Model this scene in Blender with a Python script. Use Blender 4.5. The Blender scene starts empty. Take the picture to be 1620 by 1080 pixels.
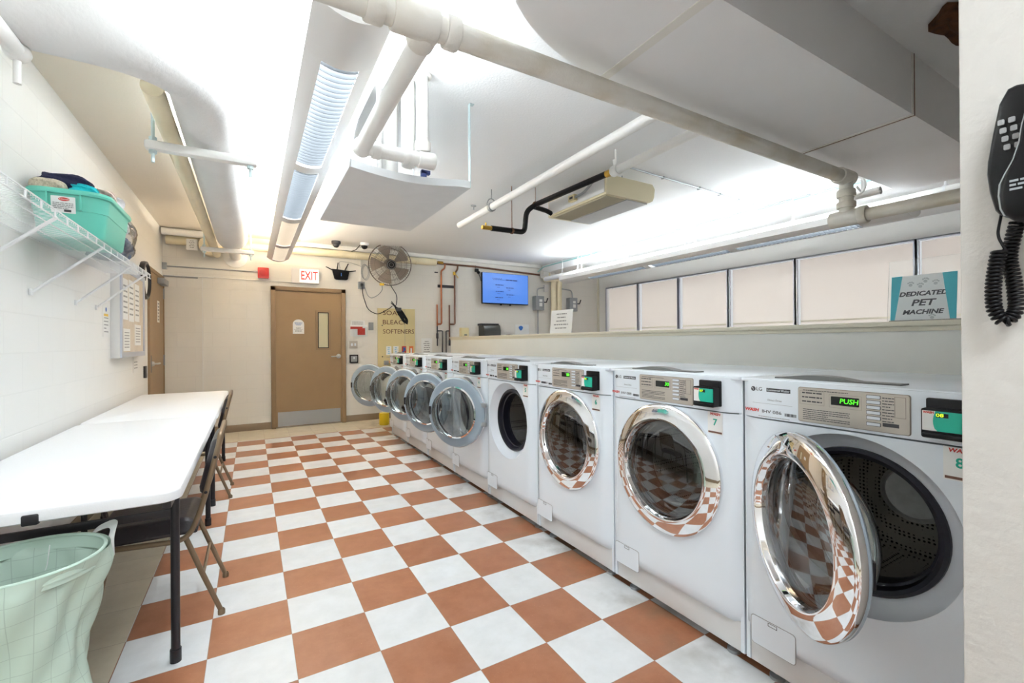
import bpy, bmesh, math, random
from mathutils import Vector, Matrix
PI = math.pi
random.seed(7)
S = bpy.context.scene
COL = S.collection
# ------------------------------------------------------------------ camera
CAMLOC = Vector((-0.14508, -3.68485, 1.25657))
yaw, pitch, roll = 0.527138945, 0.001428519, -0.006969534
Fv = Vector((math.sin(yaw)*math.cos(pitch), math.cos(yaw)*math.cos(pitch), math.sin(pitch)))
Rv = Vector((math.cos(yaw), -math.sin(yaw), 0)); Uv = Rv.cross(Fv)
R2 = Rv*math.cos(roll)+Uv*math.sin(roll); U2 = -Rv*math.sin(roll)+Uv*math.cos(roll)
cam = bpy.data.objects.new('camera', bpy.data.cameras.new('camera'))
COL.objects.link(cam)
cam.data.sensor_width = 36; cam.data.lens = 708.358/1620*36; cam.data.clip_start = 0.02
cam.matrix_world = Matrix(((R2.x, U2.x, -Fv.x, CAMLOC.x), (R2.y, U2.y, -Fv.y, CAMLOC.y), (R2.z, U2.z, -Fv.z, CAMLOC.z), (0, 0, 0, 1)))
S.camera = cam
# ------------------------------------------------------------------ world, exposure
W = bpy.data.worlds.new('World'); S.world = W; W.use_nodes = True
W.node_tree.nodes['Background'].inputs[0].default_value = (0.93, 0.97, 1, 1)
W.node_tree.nodes['Background'].inputs[1].default_value = 0.3
S.view_settings.view_transform = 'Standard'; S.view_settings.look = 'None'
S.view_settings.gamma = 1; S.view_settings.use_curve_mapping = False
S.view_settings.exposure = 1.23
TUBE = 56.0
LENS = 12.5      # lenses under the lamps
SHADE = 0.145     # daylight through the roller shades
ENTRY_FILL = 23.0    # unseen fill lamp added behind the camera

# ------------------------------------------------------------------ materials
def C(r, g, b):
    f = lambda v: (v/255/12.92 if v/255 <= .04045 else ((v/255+.055)/1.055)**2.4)
    return (f(r), f(g), f(b), 1)
def mat(name, col, rough=.5, metal=0, noise=None, bump=None, emis=None, es=0, spec=None):
    m = bpy.data.materials.new(name); m.use_nodes = True
    nt = m.node_tree; b = nt.nodes['Principled BSDF']
    b.inputs['Base Color'].default_value = col; b.inputs['Roughness'].default_value = rough; b.inputs['Metallic'].default_value = metal
    if spec is not None: b.inputs['Specular IOR Level'].default_value = spec
    if noise or bump:
        tc = nt.nodes.new('ShaderNodeTexCoord')
    if noise:
        n = nt.nodes.new('ShaderNodeTexNoise'); n.inputs['Scale'].default_value = noise[0]; n.inputs['Detail'].default_value = 5
        nt.links.new(tc.outputs['Object'], n.inputs['Vector'])
        r = nt.nodes.new('ShaderNodeMix'); r.data_type = 'RGBA'
        c2 = noise[2] if len(noise) > 2 else tuple(v*(1-noise[1]) for v in col[:3])+(1,)
        r.inputs['A'].default_value = col; r.inputs['B'].default_value = c2
        mr = nt.nodes.new('ShaderNodeMapRange'); mr.inputs['From Min'].default_value = .45; mr.inputs['From Max'].default_value = .75
        nt.links.new(n.outputs['Fac'], mr.inputs['Value']); nt.links.new(mr.outputs[0], r.inputs['Factor'])
        nt.links.new(r.outputs['Result'], b.inputs['Base Color'])
    if bump:
        n = nt.nodes.new('ShaderNodeTexNoise'); n.inputs['Scale'].default_value = bump[0]; n.inputs['Detail'].default_value = 4
        nt.links.new(tc.outputs['Object'], n.inputs['Vector'])
        bp = nt.nodes.new('ShaderNodeBump'); bp.inputs['Strength'].default_value = bump[1]; bp.inputs['Distance'].default_value = .01
        nt.links.new(n.outputs['Fac'], bp.inputs['Height']); nt.links.new(bp.outputs[0], b.inputs['Normal'])
    if emis:
        b.inputs['Emission Color'].default_value = emis; b.inputs['Emission Strength'].default_value = es
    return m
def glassy(name, tint, ior=1.5, rough=0.0, base=0.0):
    """thin glass: tinted see-through mixed with a sharp reflection"""
    m = bpy.data.materials.new(name); m.use_nodes = True; nt = m.node_tree; nt.nodes.clear()
    o = nt.nodes.new('ShaderNodeOutputMaterial'); t = nt.nodes.new('ShaderNodeBsdfTransparent'); t.inputs[0].default_value = tint
    g = nt.nodes.new('ShaderNodeBsdfGlossy'); g.inputs['Roughness'].default_value = rough
    f = nt.nodes.new('ShaderNodeFresnel'); f.inputs[0].default_value = ior
    x = nt.nodes.new('ShaderNodeMixShader')
    if base:
        a = nt.nodes.new('ShaderNodeMath'); a.operation = 'ADD'; a.inputs[1].default_value = base; a.use_clamp = True
        nt.links.new(f.outputs[0], a.inputs[0]); nt.links.new(a.outputs[0], x.inputs[0])
    else: nt.links.new(f.outputs[0], x.inputs[0])
    nt.links.new(t.outputs[0], x.inputs[1]); nt.links.new(g.outputs[0], x.inputs[2]); nt.links.new(x.outputs[0], o.inputs[0])
    return m
def block_wall(name, col, ax):
    m = mat(name, col, .55); nt = m.node_tree; b = nt.nodes['Principled BSDF']
    tc = nt.nodes.new('ShaderNodeTexCoord'); sp = nt.nodes.new('ShaderNodeSeparateXYZ'); cb = nt.nodes.new('ShaderNodeCombineXYZ')
    nt.links.new(tc.outputs['Object'], sp.inputs[0]); nt.links.new(sp.outputs[ax], cb.inputs[0]); nt.links.new(sp.outputs[2], cb.inputs[1])
    br = nt.nodes.new('ShaderNodeTexBrick'); br.inputs['Scale'].default_value = 1; br.inputs['Brick Width'].default_value = .406
    br.inputs['Row Height'].default_value = .203; br.inputs['Mortar Size'].default_value = .005; br.inputs['Mortar Smooth'].default_value = .6
    br.inputs['Color1'].default_value = col; br.inputs['Color2'].default_value = tuple(v*.985 for v in col[:3])+(1,)
    br.inputs['Mortar'].default_value = tuple(v*.955 for v in col[:3])+(1,)
    nt.links.new(cb.outputs[0], br.inputs['Vector'])
    n = nt.nodes.new('ShaderNodeTexNoise'); n.inputs['Scale'].default_value = 60; nt.links.new(tc.outputs['Object'], n.inputs['Vector'])
    ad = nt.nodes.new('ShaderNodeMath'); ad.operation = 'MULTIPLY_ADD'; ad.inputs[1].default_value = .25
    iv = nt.nodes.new('ShaderNodeMath'); iv.operation = 'SUBTRACT'; iv.inputs[0].default_value = 1
    nt.links.new(br.outputs['Fac'], iv.inputs[1]); nt.links.new(n.outputs['Fac'], ad.inputs[0]); nt.links.new(iv.outputs[0], ad.inputs[2])
    bp = nt.nodes.new('ShaderNodeBump'); bp.inputs['Strength'].default_value = .16; bp.inputs['Distance'].default_value = .004
    nt.links.new(ad.outputs[0], bp.inputs['Height']); nt.links.new(bp.outputs[0], b.inputs['Normal'])
    nt.links.new(br.outputs['Color'], b.inputs['Base Color'])
    return m
T = 0.3048
def floor_mat():
    m = mat('floor_tiles', C(225, 220, 210), .32); nt = m.node_tree; b = nt.nodes['Principled BSDF']; L = nt.links.new; N = nt.nodes.new
    def ma(op, a, bb=None, c=None):
        n = N('ShaderNodeMath'); n.operation = op
        for i, v in enumerate((a, bb, c)):
            if v is None: continue
            if isinstance(v, (int, float)): n.inputs[i].default_value = v
            else: L(v, n.inputs[i])
        return n.outputs[0]
    def mix(f, a, bb, mode='MIX'):
        n = N('ShaderNodeMix'); n.data_type = 'RGBA'; n.blend_type = mode
        for k, v in (('Factor', f), ('A', a), ('B', bb)):
            if isinstance(v, (int, float, tuple)): n.inputs[k].default_value = v
            else: L(v, n.inputs[k])
        return n.outputs['Result']
    tc = N('ShaderNodeTexCoord'); sp = N('ShaderNodeSeparateXYZ'); L(tc.outputs['Object'], sp.inputs[0])
    x = ma('DIVIDE', sp.outputs[0], T); y = ma('DIVIDE', sp.outputs[1], T)
    fx, fy = ma('FLOOR', x), ma('FLOOR', y)
    par = ma('FLOORED_MODULO', ma('ADD', fx, fy), 2)            # 0 -> brown
    reg = ma('MULTIPLY', ma('GREATER_THAN', x, -2.01), ma('LESS_THAN', y, 10.1))
    brown = ma('MULTIPLY', ma('LESS_THAN', par, .5), reg)
    cb = N('ShaderNodeCombineXYZ'); L(fx, cb.inputs[0]); L(fy, cb.inputs[1])
    wn = N('ShaderNodeTexWhiteNoise'); L(cb.outputs[0], wn.inputs['Vector'])
    no = N('ShaderNodeTexNoise'); no.inputs['Scale'].default_value = 9; no.inputs['Detail'].default_value = 7; no.inputs['Roughness'].default_value = .65
    va = N('ShaderNodeVectorMath'); va.operation = 'MULTIPLY_ADD'; va.inputs[1].default_value = (3, 3, 3); L(wn.outputs['Color'], va.inputs[0])
    L(tc.outputs['Object'], va.inputs[2]); L(va.outputs[0], no.inputs['Vector'])
    mr = N('ShaderNodeMapRange'); mr.inputs['From Min'].default_value = .35; mr.inputs['From Max'].default_value = .7; L(no.outputs['Fac'], mr.inputs['Value'])
    fine = N('ShaderNodeTexNoise'); fine.inputs['Scale'].default_value = 160; fine.inputs['Detail'].default_value = 2; L(tc.outputs['Object'], fine.inputs['Vector'])
    sr = N('ShaderNodeMapRange'); sr.inputs['From Min'].default_value = .68; sr.inputs['From Max'].default_value = .76; L(fine.outputs['Fac'], sr.inputs['Value'])
    br = mix(mr.outputs[0], C(161, 103, 71), C(176, 121, 90)); br = mix(ma('MULTIPLY', sr.outputs[0], .5), br, C(214, 160, 124))
    wh = mix(mr.outputs[0], C(238, 239, 240), C(227, 228, 228))
    pl = mix(mr.outputs[0], C(222, 212, 190), C(210, 199, 176))
    col = mix(reg, pl, wh); col = mix(brown, col, br)
    sh = ma('MULTIPLY_ADD', wn.outputs['Value'], .07, .95)
    cs = N('ShaderNodeCombineColor'); [L(sh, cs.inputs[i]) for i in range(3)]
    col = mix(1.0, col, cs.outputs[0], 'MULTIPLY')
    dn = N('ShaderNodeTexNoise'); dn.inputs['Scale'].default_value = 5; dn.inputs['Detail'].default_value = 8; L(tc.outputs['Object'], dn.inputs['Vector'])
    dm = N('ShaderNodeMapRange'); dm.inputs['From Min'].default_value = .46; dm.inputs['From Max'].default_value = .68; L(dn.outputs['Fac'], dm.inputs['Value'])
    dx = N('ShaderNodeMapRange'); dx.inputs['From Min'].default_value = 3.9; dx.inputs['From Max'].default_value = 4.7; L(x, dx.inputs['Value'])
    col = mix(ma('MULTIPLY', ma('MULTIPLY', dm.outputs[0], dx.outputs[0]), .55), col, C(120, 108, 88))
    def edge(v):
        f = ma('FRACT', v); return ma('MINIMUM', f, ma('SUBTRACT', 1, f))
    ln = ma('LESS_THAN', ma('MINIMUM', edge(x), edge(y)), .0045)
    col = mix(ma('MULTIPLY', ln, .45), col, C(120, 95, 75))
    L(col, b.inputs['Base Color'])
    rr = N('ShaderNodeMapRange'); rr.inputs['To Min'].default_value = .26; rr.inputs['To Max'].default_value = .42; L(no.outputs['Fac'], rr.inputs['Value']); L(rr.outputs[0], b.inputs['Roughness'])
    return m
def lens_mat(name, col, es):
    """lit diffuser sheet above the louvre blades"""
    m = bpy.data.materials.new(name); m.use_nodes = True; nt = m.node_tree; nt.nodes.clear()
    o = nt.nodes.new('ShaderNodeOutputMaterial'); e = nt.nodes.new('ShaderNodeEmission'); e.inputs[0].default_value = col; e.inputs[1].default_value = es
    nt.links.new(e.outputs[0], o.inputs[0]); return m
def drum_mat():
    m = mat('perforated_steel', C(165, 162, 158), .42, .75); nt = m.node_tree; b = nt.nodes['Principled BSDF']; N = nt.nodes.new; L = nt.links.new
    tc = N('ShaderNodeTexCoord'); v = N('ShaderNodeTexVoronoi'); v.inputs['Scale'].default_value = 70; v.inputs['Randomness'].default_value = .15
    L(tc.outputs['Object'], v.inputs['Vector'])
    lt = N('ShaderNodeMath'); lt.operation = 'LESS_THAN'; lt.inputs[1].default_value = .30; L(v.outputs['Distance'], lt.inputs[0])
    x = N('ShaderNodeMix'); x.data_type = 'RGBA'; x.inputs['A'].default_value = C(172, 168, 162); x.inputs['B'].default_value = C(25, 22, 22)
    L(lt.outputs[0], x.inputs['Factor']); L(x.outputs['Result'], b.inputs['Base Color'])
    return m
def net_mat(name, col, line, sx, sz):
    """cloth with a faint sewn square grid (angle round the axis / height)"""
    m = mat(name, col, .75); nt = m.node_tree; b = nt.nodes['Principled BSDF']; N = nt.nodes.new; L = nt.links.new
    uv = N('ShaderNodeUVMap'); sp = N('ShaderNodeSeparateXYZ'); L(uv.outputs[0], sp.inputs[0])
    outs = []
    for i, s in ((0, sx), (1, sz)):
        a = N('ShaderNodeMath'); a.operation = 'MULTIPLY'; a.inputs[1].default_value = s; L(sp.outputs[i], a.inputs[0])
        f = N('ShaderNodeMath'); f.operation = 'FRACT'; L(a.outputs[0], f.inputs[0])
        l = N('ShaderNodeMath'); l.operation = 'LESS_THAN'; l.inputs[1].default_value = .035; L(f.outputs[0], l.inputs[0]); outs.append(l)
    mx = N('ShaderNodeMath'); mx.operation = 'MAXIMUM'; L(outs[0].outputs[0], mx.inputs[0]); L(outs[1].outputs[0], mx.inputs[1])
    k = N('ShaderNodeMath'); k.operation = 'MULTIPLY'; k.inputs[1].default_value = .45; L(mx.outputs[0], k.inputs[0])
    x = N('ShaderNodeMix'); x.data_type = 'RGBA'; x.inputs['A'].default_value = col; x.inputs['B'].default_value = line
    L(k.outputs[0], x.inputs['Factor']); L(x.outputs['Result'], b.inputs['Base Color'])
    return m

WALLC = C(238, 237, 234)
M = dict(
    floor=floor_mat(), wall=mat('white_wall_paint', WALLC, .6, bump=(90, .12)), wall_b=block_wall('painted_block_back', C(234, 230, 222), 0),
    wall_l=block_wall('painted_block_left', C(242, 241, 238), 1), ceil=mat('ceiling_paint', C(246, 246, 246), .8, bump=(70, .2)), ceilw=mat('warm_soffit', C(240, 232, 218), .8, bump=(70, .2)),  # soffit colour set warmer than the rest of the ceiling
    plaster=mat('rough_white_plaster', C(206, 202, 196), .7, bump=(45, .25)), half=mat('half_wall_paint', C(244, 245, 240), .45, noise=(3, .03)),
    ledge=mat('ledge_cream_paint', C(232, 226, 208), .4), taupe=mat('taupe_paint', C(156, 128, 92), .45, noise=(4, .06)),
    frame=mat('taupe_frame_paint', C(146, 120, 88), .45), base=mat('taupe_vinyl_base', C(150, 130, 106), .5),
    pipe=mat('white_pipe_paint', C(240, 238, 234), .42, noise=(5, .05), bump=(40, .15)),
    pipeg=mat('drain_pipe_paint', C(226, 222, 214), .5, noise=(4, .10, C(205, 194, 172)), bump=(60, .2)),
    cream=mat('yellowed_cream_paint', C(240, 228, 196), .5, noise=(6, .08)), insul=mat('painted_canvas_wrap', C(232, 231, 230), .6, noise=(3, .05), bump=(25, .3)),
    duct=mat('duct_paint', C(247, 246, 246), .55, noise=(2, .04)), seamc=mat('duct_seam_tape', C(238, 235, 228), .5), pan=mat('pan_white_metal', C(228, 230, 232), .4, noise=(6, .05)),
    strap=mat('galvanised_strap', C(205, 222, 224), .35, .3), wht=mat('washer_white_enamel', C(236, 243, 250), .22, spec=.5),
    whtd=mat('washer_white_plastic', C(226, 231, 238), .35), kick=mat('washer_kick_plate', C(226, 225, 224), .35), chrome=mat('chrome', C(240, 240, 242), .03, 1.0),
    greyp=mat('door_grey_plastic', C(158, 172, 184), .35), gasket=mat('black_rubber_gasket', C(20, 19, 30), .35), drum=drum_mat(), steel=mat('brushed_steel', C(205, 205, 204), .38, .7, noise=(30, .15)),
    dglass=glassy('smoked_door_glass', (.52, .53, .54, 1), 1.5, 0, .10), bowl=glassy('clear_bowl_glass', (.88, .93, .92, 1), 1.35, 0, .03), clear=glassy('clear_acrylic', (.96, .97, .97, 1), 1.25, .25),
    winglass=mat('dark_window_glass', C(205, 200, 170), .1, noise=(3, .2)), panel=mat('champagne_panel', C(196, 188, 178), .32, .35), panelf=mat('panel_outline', C(150, 140, 130), .4),
    ridge=mat('dark_grey_plastic', C(112, 112, 110), .5), blk=mat('black_plastic', C(12, 12, 15), .45, spec=.3), blkm=mat('black_satin_metal', C(30, 28, 34), .35), blks=mat('black_gloss_plastic', C(9, 8, 11), .32, spec=.25),
    lcd=mat('lcd_black', C(8, 10, 8), .12), green=mat('led_green', C(60, 255, 40), .4, emis=C(90, 255, 40), es=.55), yel=mat('led_lime', C(220, 255, 40), .4, emis=C(200, 255, 30), es=.5),
    teal=mat('teal_print', C(28, 176, 150), .4), red=mat('red_print', C(206, 58, 48), .4), ink=mat('dark_ink', C(60, 60, 64), .5), inkl=mat('grey_ink', C(150, 150, 150), .5), inkb=mat('brown_ink', C(120, 84, 70), .5),
    paper=mat('white_paper', C(240, 240, 238), .6), tabw=mat('table_white_plastic', C(246, 246, 248), .38, bump=(220, .08)), bronze=mat('bronze_chair_metal', C(138, 118, 94), .38, .55),
    vinyl=mat('black_vinyl', C(48, 42, 46), .32, bump=(120, .15)), bag=net_mat('mint_grid_cloth', C(202, 222, 208), C(150, 172, 160), 22, 11), bagp=mat('mint_binding', C(208, 230, 216), .7), handle=mat('white_webbing', C(240, 242, 240), .8),
    tub=mat('aqua_plastic', C(104, 200, 180), .35), navy=mat('navy_fleece', C(22, 24, 56), .95, bump=(60, .6)), fleece=mat('beige_sherpa', C(205, 192, 170), .95, noise=(70, .35), bump=(60, 1.0)), tealc=mat('turquoise_cotton', C(28, 186, 196), .9, bump=(30, .8)),
    cloth=mat('patterned_cloth', C(214, 196, 184), .9, noise=(40, .4, C(120, 90, 84)), bump=(30, .6)), whitec=mat('white_cotton', C(230, 230, 234), .9, bump=(30, .6)), blucl=mat('blue_striped_cloth', C(112, 128, 158), .8, noise=(14, .3, C(200, 205, 215)), bump=(18, 1.0)), plast=glassy('thin_plastic_bag', (.93, .94, .96, 1), 1.4, .12, .06),
    wire=mat('white_coated_wire', C(240, 240, 240), .4), copper=mat('copper', C(184, 108, 66), .35, .7, noise=(12, .25)), copperd=mat('tarnished_copper', C(120, 84, 66), .4, .6, noise=(12, .3)), brass=mat('brass', C(200, 160, 70), .3, .8),
    galv=mat('galvanised_steel', C(170, 172, 174), .4, .6), gbox=mat('grey_enamel', C(150, 154, 158), .4), fanw=mat('fan_dark_wire', C(110, 100, 92), .4, .4), fanb=mat('fan_blade', C(140, 128, 118), .5), acbeige=mat('heater_beige', C(226, 214, 180), .4), acgrille=mat('heater_grille', C(200, 190, 166), .5), acgrey=mat('heater_grey_panel', C(206, 206, 208), .3),
    alu=mat('aluminium_window_frame', C(200, 204, 216), .35, .4), redp=mat('red_alarm_plastic', C(200, 40, 36), .35), poster=mat('poster_khaki', C(216, 200, 150), .5), serif=mat('poster_brown_letters', C(96, 50, 34), .5), tan=mat('tan_plastic', C(226, 212, 164), .4), smoke=mat('smoked_grey_plastic', C(58, 60, 58), .15),
    tealc2=mat('teal_conduit', C(150, 205, 205), .4), rust=mat('rust_brown_insulation', C(92, 54, 22), .9, noise=(25, .6), bump=(20, 1.5)), yellow=mat('yellow_plastic', C(236, 206, 30), .4), skyb=mat('pale_blue_print', C(150, 200, 225), .5), cork=mat('cork_and_papers', C(218, 206, 190), .7, noise=(8, .15)), orange=mat('orange_print', C(220, 110, 50), .5), blue=mat('blue_print', C(50, 110, 190), .5), yelp=mat('yellow_print', C(240, 200, 70), .5),
    sign=mat('sign_grey_print', C(244, 245, 244), .5), navyp=mat('navy_screen_text', C(30, 50, 110), .5), paws=mat('paw_grey_print', C(196, 200, 200), .5), tealp=mat('sign_teal_print', C(56, 172, 188), .45),
    lens=lens_mat('lamp_lens_lit', (.84, .94, 1, 1), LENS), lensr=lens_mat('lamp_lens_side', (.8, .92, 1, 1), LENS*.45), lens2=lens_mat('lamp_lens_dim', (1, .9, .76, 1), 6.0),
        louvre=mat('louvre_metal', C(80, 83, 87), .5), louvre2=mat('louvre_pale', C(150, 144, 136), .5), tube=mat('lit_cool_tube', (1, 1, 1, 1), .5, emis=(.86, .95, 1, 1), es=TUBE), tuber=mat('lit_side_tube', (1, 1, 1, 1), .5, emis=(.86, .95, 1, 1), es=TUBE*.34), tubew=mat('lit_warm_tube', (1, 1, 1, 1), .5, emis=(1, .86, .66, 1), es=TUBE*.42), lampw=mat('lamp_white_steel', C(228, 226, 224), .45), shade=mat('sunlit_roller_shade', C(216, 210, 204), .8, emis=C(255, 243, 232), es=SHADE),
    screen=mat('lit_tv_screen', C(30, 60, 120), .3, emis=C(88, 146, 240), es=.34), exitp=mat('lit_exit_panel', C(250, 245, 240), .4, emis=C(255, 246, 238), es=.42), exitr=mat('exit_red_letters', C(224, 60, 50), .4, emis=C(224, 50, 40), es=.25))
# soft glow gradient on the TV picture
# ------------------------------------------------------------------ mesh helpers
class MB:
    def __init__(s): s.bm = bmesh.new()
    def box(s, c, d, bev=0, rot=None, seg=2):
        r = bmesh.ops.create_cube(s.bm, size=1); vs = r['verts']
        bmesh.ops.scale(s.bm, vec=d, verts=vs)
        if bev:
            es = list({e for v in vs for e in v.link_edges})
            q = bmesh.ops.bevel(s.bm, geom=es, offset=min(bev, min(d)*.49), segments=seg, affect='EDGES', profile=.5)
            vs = list({v for f in q['faces'] for v in f.verts} | {v for v in vs if v.is_valid})
            # all verts of this island
            st = list(vs); seen = set(vs)
            while st:
                v = st.pop()
                for e in v.link_edges:
                    o = e.other_vert(v)
                    if o not in seen: seen.add(o); st.append(o)
            vs = list(seen)
        if rot is not None: bmesh.ops.transform(s.bm, matrix=rot.to_4x4() if len(rot) == 3 else rot, verts=vs)
        bmesh.ops.translate(s.bm, vec=c, verts=vs)
        return s
    def b2(s, a, b, bev=0, seg=2):
        a, b = Vector(a), Vector(b)
        return s.box((a+b)/2, [abs(v) for v in (b-a)], bev, None, seg)
    def tube(s, pts, r, n=10, cap=True, closed=False):
        pts = [Vector(p) for p in pts]; m = len(pts); rings = []
        rad = r if isinstance(r, (list, tuple)) else [r]*m
        up = None
        for i, p in enumerate(pts):
            if closed: d = (pts[(i+1) % m]-pts[i-1])
            elif i == 0: d = pts[1]-p
            elif i == m-1: d = p-pts[i-1]
            else: d = (pts[i+1]-p).normalized()+(p-pts[i-1]).normalized()
            d = d.normalized() if d.length > 1e-9 else Vector((0, 0, 1))
            if up is None: up = d.orthogonal().normalized()
            else:
                up = up-d*up.dot(d)
                up = up.normalized() if up.length > 1e-6 else d.orthogonal().normalized()
            sd = d.cross(up)
            rings.append([s.bm.verts.new(p+(up*math.cos(2*PI*k/n)+sd*math.sin(2*PI*k/n))*rad[i]) for k in range(n)])
        for i in range(m if closed else m-1):
            a, b = rings[i], rings[(i+1) % m]
            for k in range(n):
                try: s.bm.faces.new((a[k], a[(k+1) % n], b[(k+1) % n], b[k]))
                except ValueError: pass
        if cap and not closed:
            s.bm.faces.new(rings[0][::-1]); s.bm.faces.new(rings[-1])
        return s
    def lathe(s, prof, c, ax, n=48, close=False):
        ax = Vector(ax).normalized(); u = Vector((0, 0, 1)) if abs(ax.z) < .9 else Vector((1, 0, 0))
        u = (u-ax*u.dot(ax)).normalized(); v = ax.cross(u); c = Vector(c); rings = []
        for r, a in prof:
            if r < 1e-6: rings.append([s.bm.verts.new(c+ax*a)])
            else: rings.append([s.bm.verts.new(c+ax*a+(u*math.cos(2*PI*k/n)+v*math.sin(2*PI*k/n))*r) for k in range(n)])
        q = list(zip(rings, rings[1:])) + ([(rings[-1], rings[0])] if close else [])
        for a, b in q:
            for k in range(n):
                k2 = (k+1) % n
                if len(a) == 1 and len(b) == 1: continue
                if len(a) == 1: s.bm.faces.new((a[0], b[k2], b[k]))
                elif len(b) == 1: s.bm.faces.new((a[k], a[k2], b[0]))
                else: s.bm.faces.new((a[k], a[k2], b[k2], b[k]))
        return s
    def prism(s, poly, vec):
        """closed polygon (3-D points) swept along vec"""
        a = [s.bm.verts.new(p) for p in poly]; b = [s.bm.verts.new(Vector(p)+Vector(vec)) for p in poly]; n = len(poly)
        s.bm.faces.new(a[::-1]); s.bm.faces.new(b)
        for i in range(n): s.bm.faces.new((a[i], a[(i+1) % n], b[(i+1) % n], b[i]))
        return s
    def slab(s, c, right, w, h, t, rad=0, up=(0, 0, 1), seg=5):
        """rounded rectangle centred on c, facing right x up, thickness t towards the viewer"""
        c, r, u = Vector(c), Vector(right).normalized(), Vector(up).normalized(); nn = r.cross(u); P = []
        if rad <= 0: P = [(-w/2, -h/2), (w/2, -h/2), (w/2, h/2), (-w/2, h/2)]
        else:
            for cx, cy, a0 in ((w/2-rad, -h/2+rad, -90), (w/2-rad, h/2-rad, 0), (-w/2+rad, h/2-rad, 90), (-w/2+rad, -h/2+rad, 180)):
                for k in range(seg+1):
                    a = math.radians(a0+90*k/seg); P.append((cx+rad*math.cos(a), cy+rad*math.sin(a)))
        return s.prism([c+r*x+u*y for x, y in P], nn*t)
    def frame(s, c, right, w, h, b, t, up=(0, 0, 1)):
        r, u = Vector(right), Vector(up); c = Vector(c)
        s.slab(c+u*(h/2-b/2), r, w, b, t, 0, up); s.slab(c-u*(h/2-b/2), r, w, b, t, 0, up)
        s.slab(c+r*(w/2-b/2), r, b, h-2*b, t, 0, up); s.slab(c-r*(w/2-b/2), r, b, h-2*b, t, 0, up)
        return s
    def sphere(s, c, r, sc=(1, 1, 1), seg=16):
        q = bmesh.ops.create_uvsphere(s.bm, u_segments=seg, v_segments=seg//2+2, radius=r)
        bmesh.ops.scale(s.bm, vec=sc, verts=q['verts']); bmesh.ops.translate(s.bm, vec=c, verts=q['verts']); return s
    def grid(s, fn, nu, nv, closed_u=False, uv=False):
        V = [[s.bm.verts.new(fn(i/(nu if closed_u else nu-1), j/(nv-1))) for j in range(nv)] for i in range(nu)]
        lay = s.bm.loops.layers.uv.verify() if uv else None
        for i in range(nu if closed_u else nu-1):
            for j in range(nv-1):
                f = s.bm.faces.new((V[i][j], V[(i+1) % nu][j], V[(i+1) % nu][j+1], V[i][j+1]))
                if uv:
                    for l, (a, b) in zip(f.loops, ((i, j), (i+1, j), (i+1, j+1), (i, j+1))): l[lay].uv = (a/nu, b/(nv-1))
        return s
    def build(s, name, m, parent=None, smooth=38, fix=True):
        bm = s.bm
        if fix: bmesh.ops.recalc_face_normals(bm, faces=bm.faces[:])
        off = world_off(parent) if parent is not None else Vector((0, 0, 0))
        if parent is not None and off.length: bmesh.ops.translate(bm, vec=-off, verts=bm.verts[:])
        for f in bm.faces: f.smooth = True
        lim = math.radians(smooth)
        for e in bm.edges:
            if len(e.link_faces) != 2 or e.calc_face_angle(0) > lim: e.smooth = False
        me = bpy.data.meshes.new(name); bm.to_mesh(me); bm.free()
        for q in (m if isinstance(m, list) else [m]): me.materials.append(M[q] if isinstance(q, str) else q)
        o = bpy.data.objects.new(name, me); COL.objects.link(o)
        if parent is not None: o.parent = parent
        return o
OFF = {}
def world_off(p):
    while p.parent is not None: p = p.parent
    return OFF.get(p.name, Vector((0, 0, 0)))
def tag(o, label, cat, group=None):
    o['label'] = label; o['category'] = cat
    if group: o['group'] = group
    return o
def thing(name, label, cat, loc=None, group=None):
    """an Empty at the thing's base; with loc, its parts are given in room coordinates"""
    o = bpy.data.objects.new(name, None); COL.objects.link(o); o.empty_display_size = .1
    if loc is not None: o.location = loc; OFF[o.name] = Vector(loc)
    return tag(o, label, cat, group)
def struct(o): o['kind'] = 'structure'; return o
def fillet(pts, rad, n=6):
    pts = [Vector(p) for p in pts]; out = [pts[0]]
    for a, b, c in zip(pts, pts[1:], pts[2:]):
        d1, d2 = (a-b), (c-b); r = min(rad, d1.length*.49, d2.length*.49); p, q = b+d1.normalized()*r, b+d2.normalized()*r
        for k in range(n+1):
            t = k/n; out.append(p*(1-t)**2+b*2*t*(1-t)+q*t*t)
    out.append(pts[-1]); return out
_tm = {}
def text_mesh(s, size, align='CENTER', shear=0, width=None, bold=0.0, sx=1):
    k = (s, size, align, shear, width, bold, sx)
    if k in _tm: return _tm[k]
    cu = bpy.data.curves.new('lettering', 'FONT'); cu.body = s; cu.size = size; cu.align_x = align; cu.align_y = 'CENTER'; cu.extrude = .0004; cu.shear = shear; cu.offset = bold; cu.resolution_u = 3
    ob = bpy.data.objects.new('lettering', cu); COL.objects.link(ob)
    bpy.context.view_layer.update()
    me = bpy.data.meshes.new_from_object(ob.evaluated_get(bpy.context.evaluated_depsgraph_get()))
    bpy.data.objects.remove(ob); bpy.data.curves.remove(cu)
    if width and me.vertices:
        xs = [v.co.x for v in me.vertices]; w = max(xs)-min(xs); f = width/w
        for v in me.vertices: v.co.x *= f
    _tm[k] = me; return me
def text(s, size, c, right, m, parent, name='lettering', align='CENTER', shear=0, width=None, bold=0.0, up=(0, 0, 1)):
    me = text_mesh(s, size, align, shear, width, bold).copy(); me.name = name; me.materials.clear(); me.materials.append(M[m])
    r, u = Vector(right).normalized(), Vector(up).normalized(); n = r.cross(u); c = Vector(c)-world_off(parent)
    me.transform(Matrix(((r.x, u.x, n.x, c.x), (r.y, u.y, n.y, c.y), (r.z, u.z, n.z, c.z), (0, 0, 0, 1))))
    o = bpy.data.objects.new(name, me); COL.objects.link(o); o.parent = parent; return o
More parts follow.
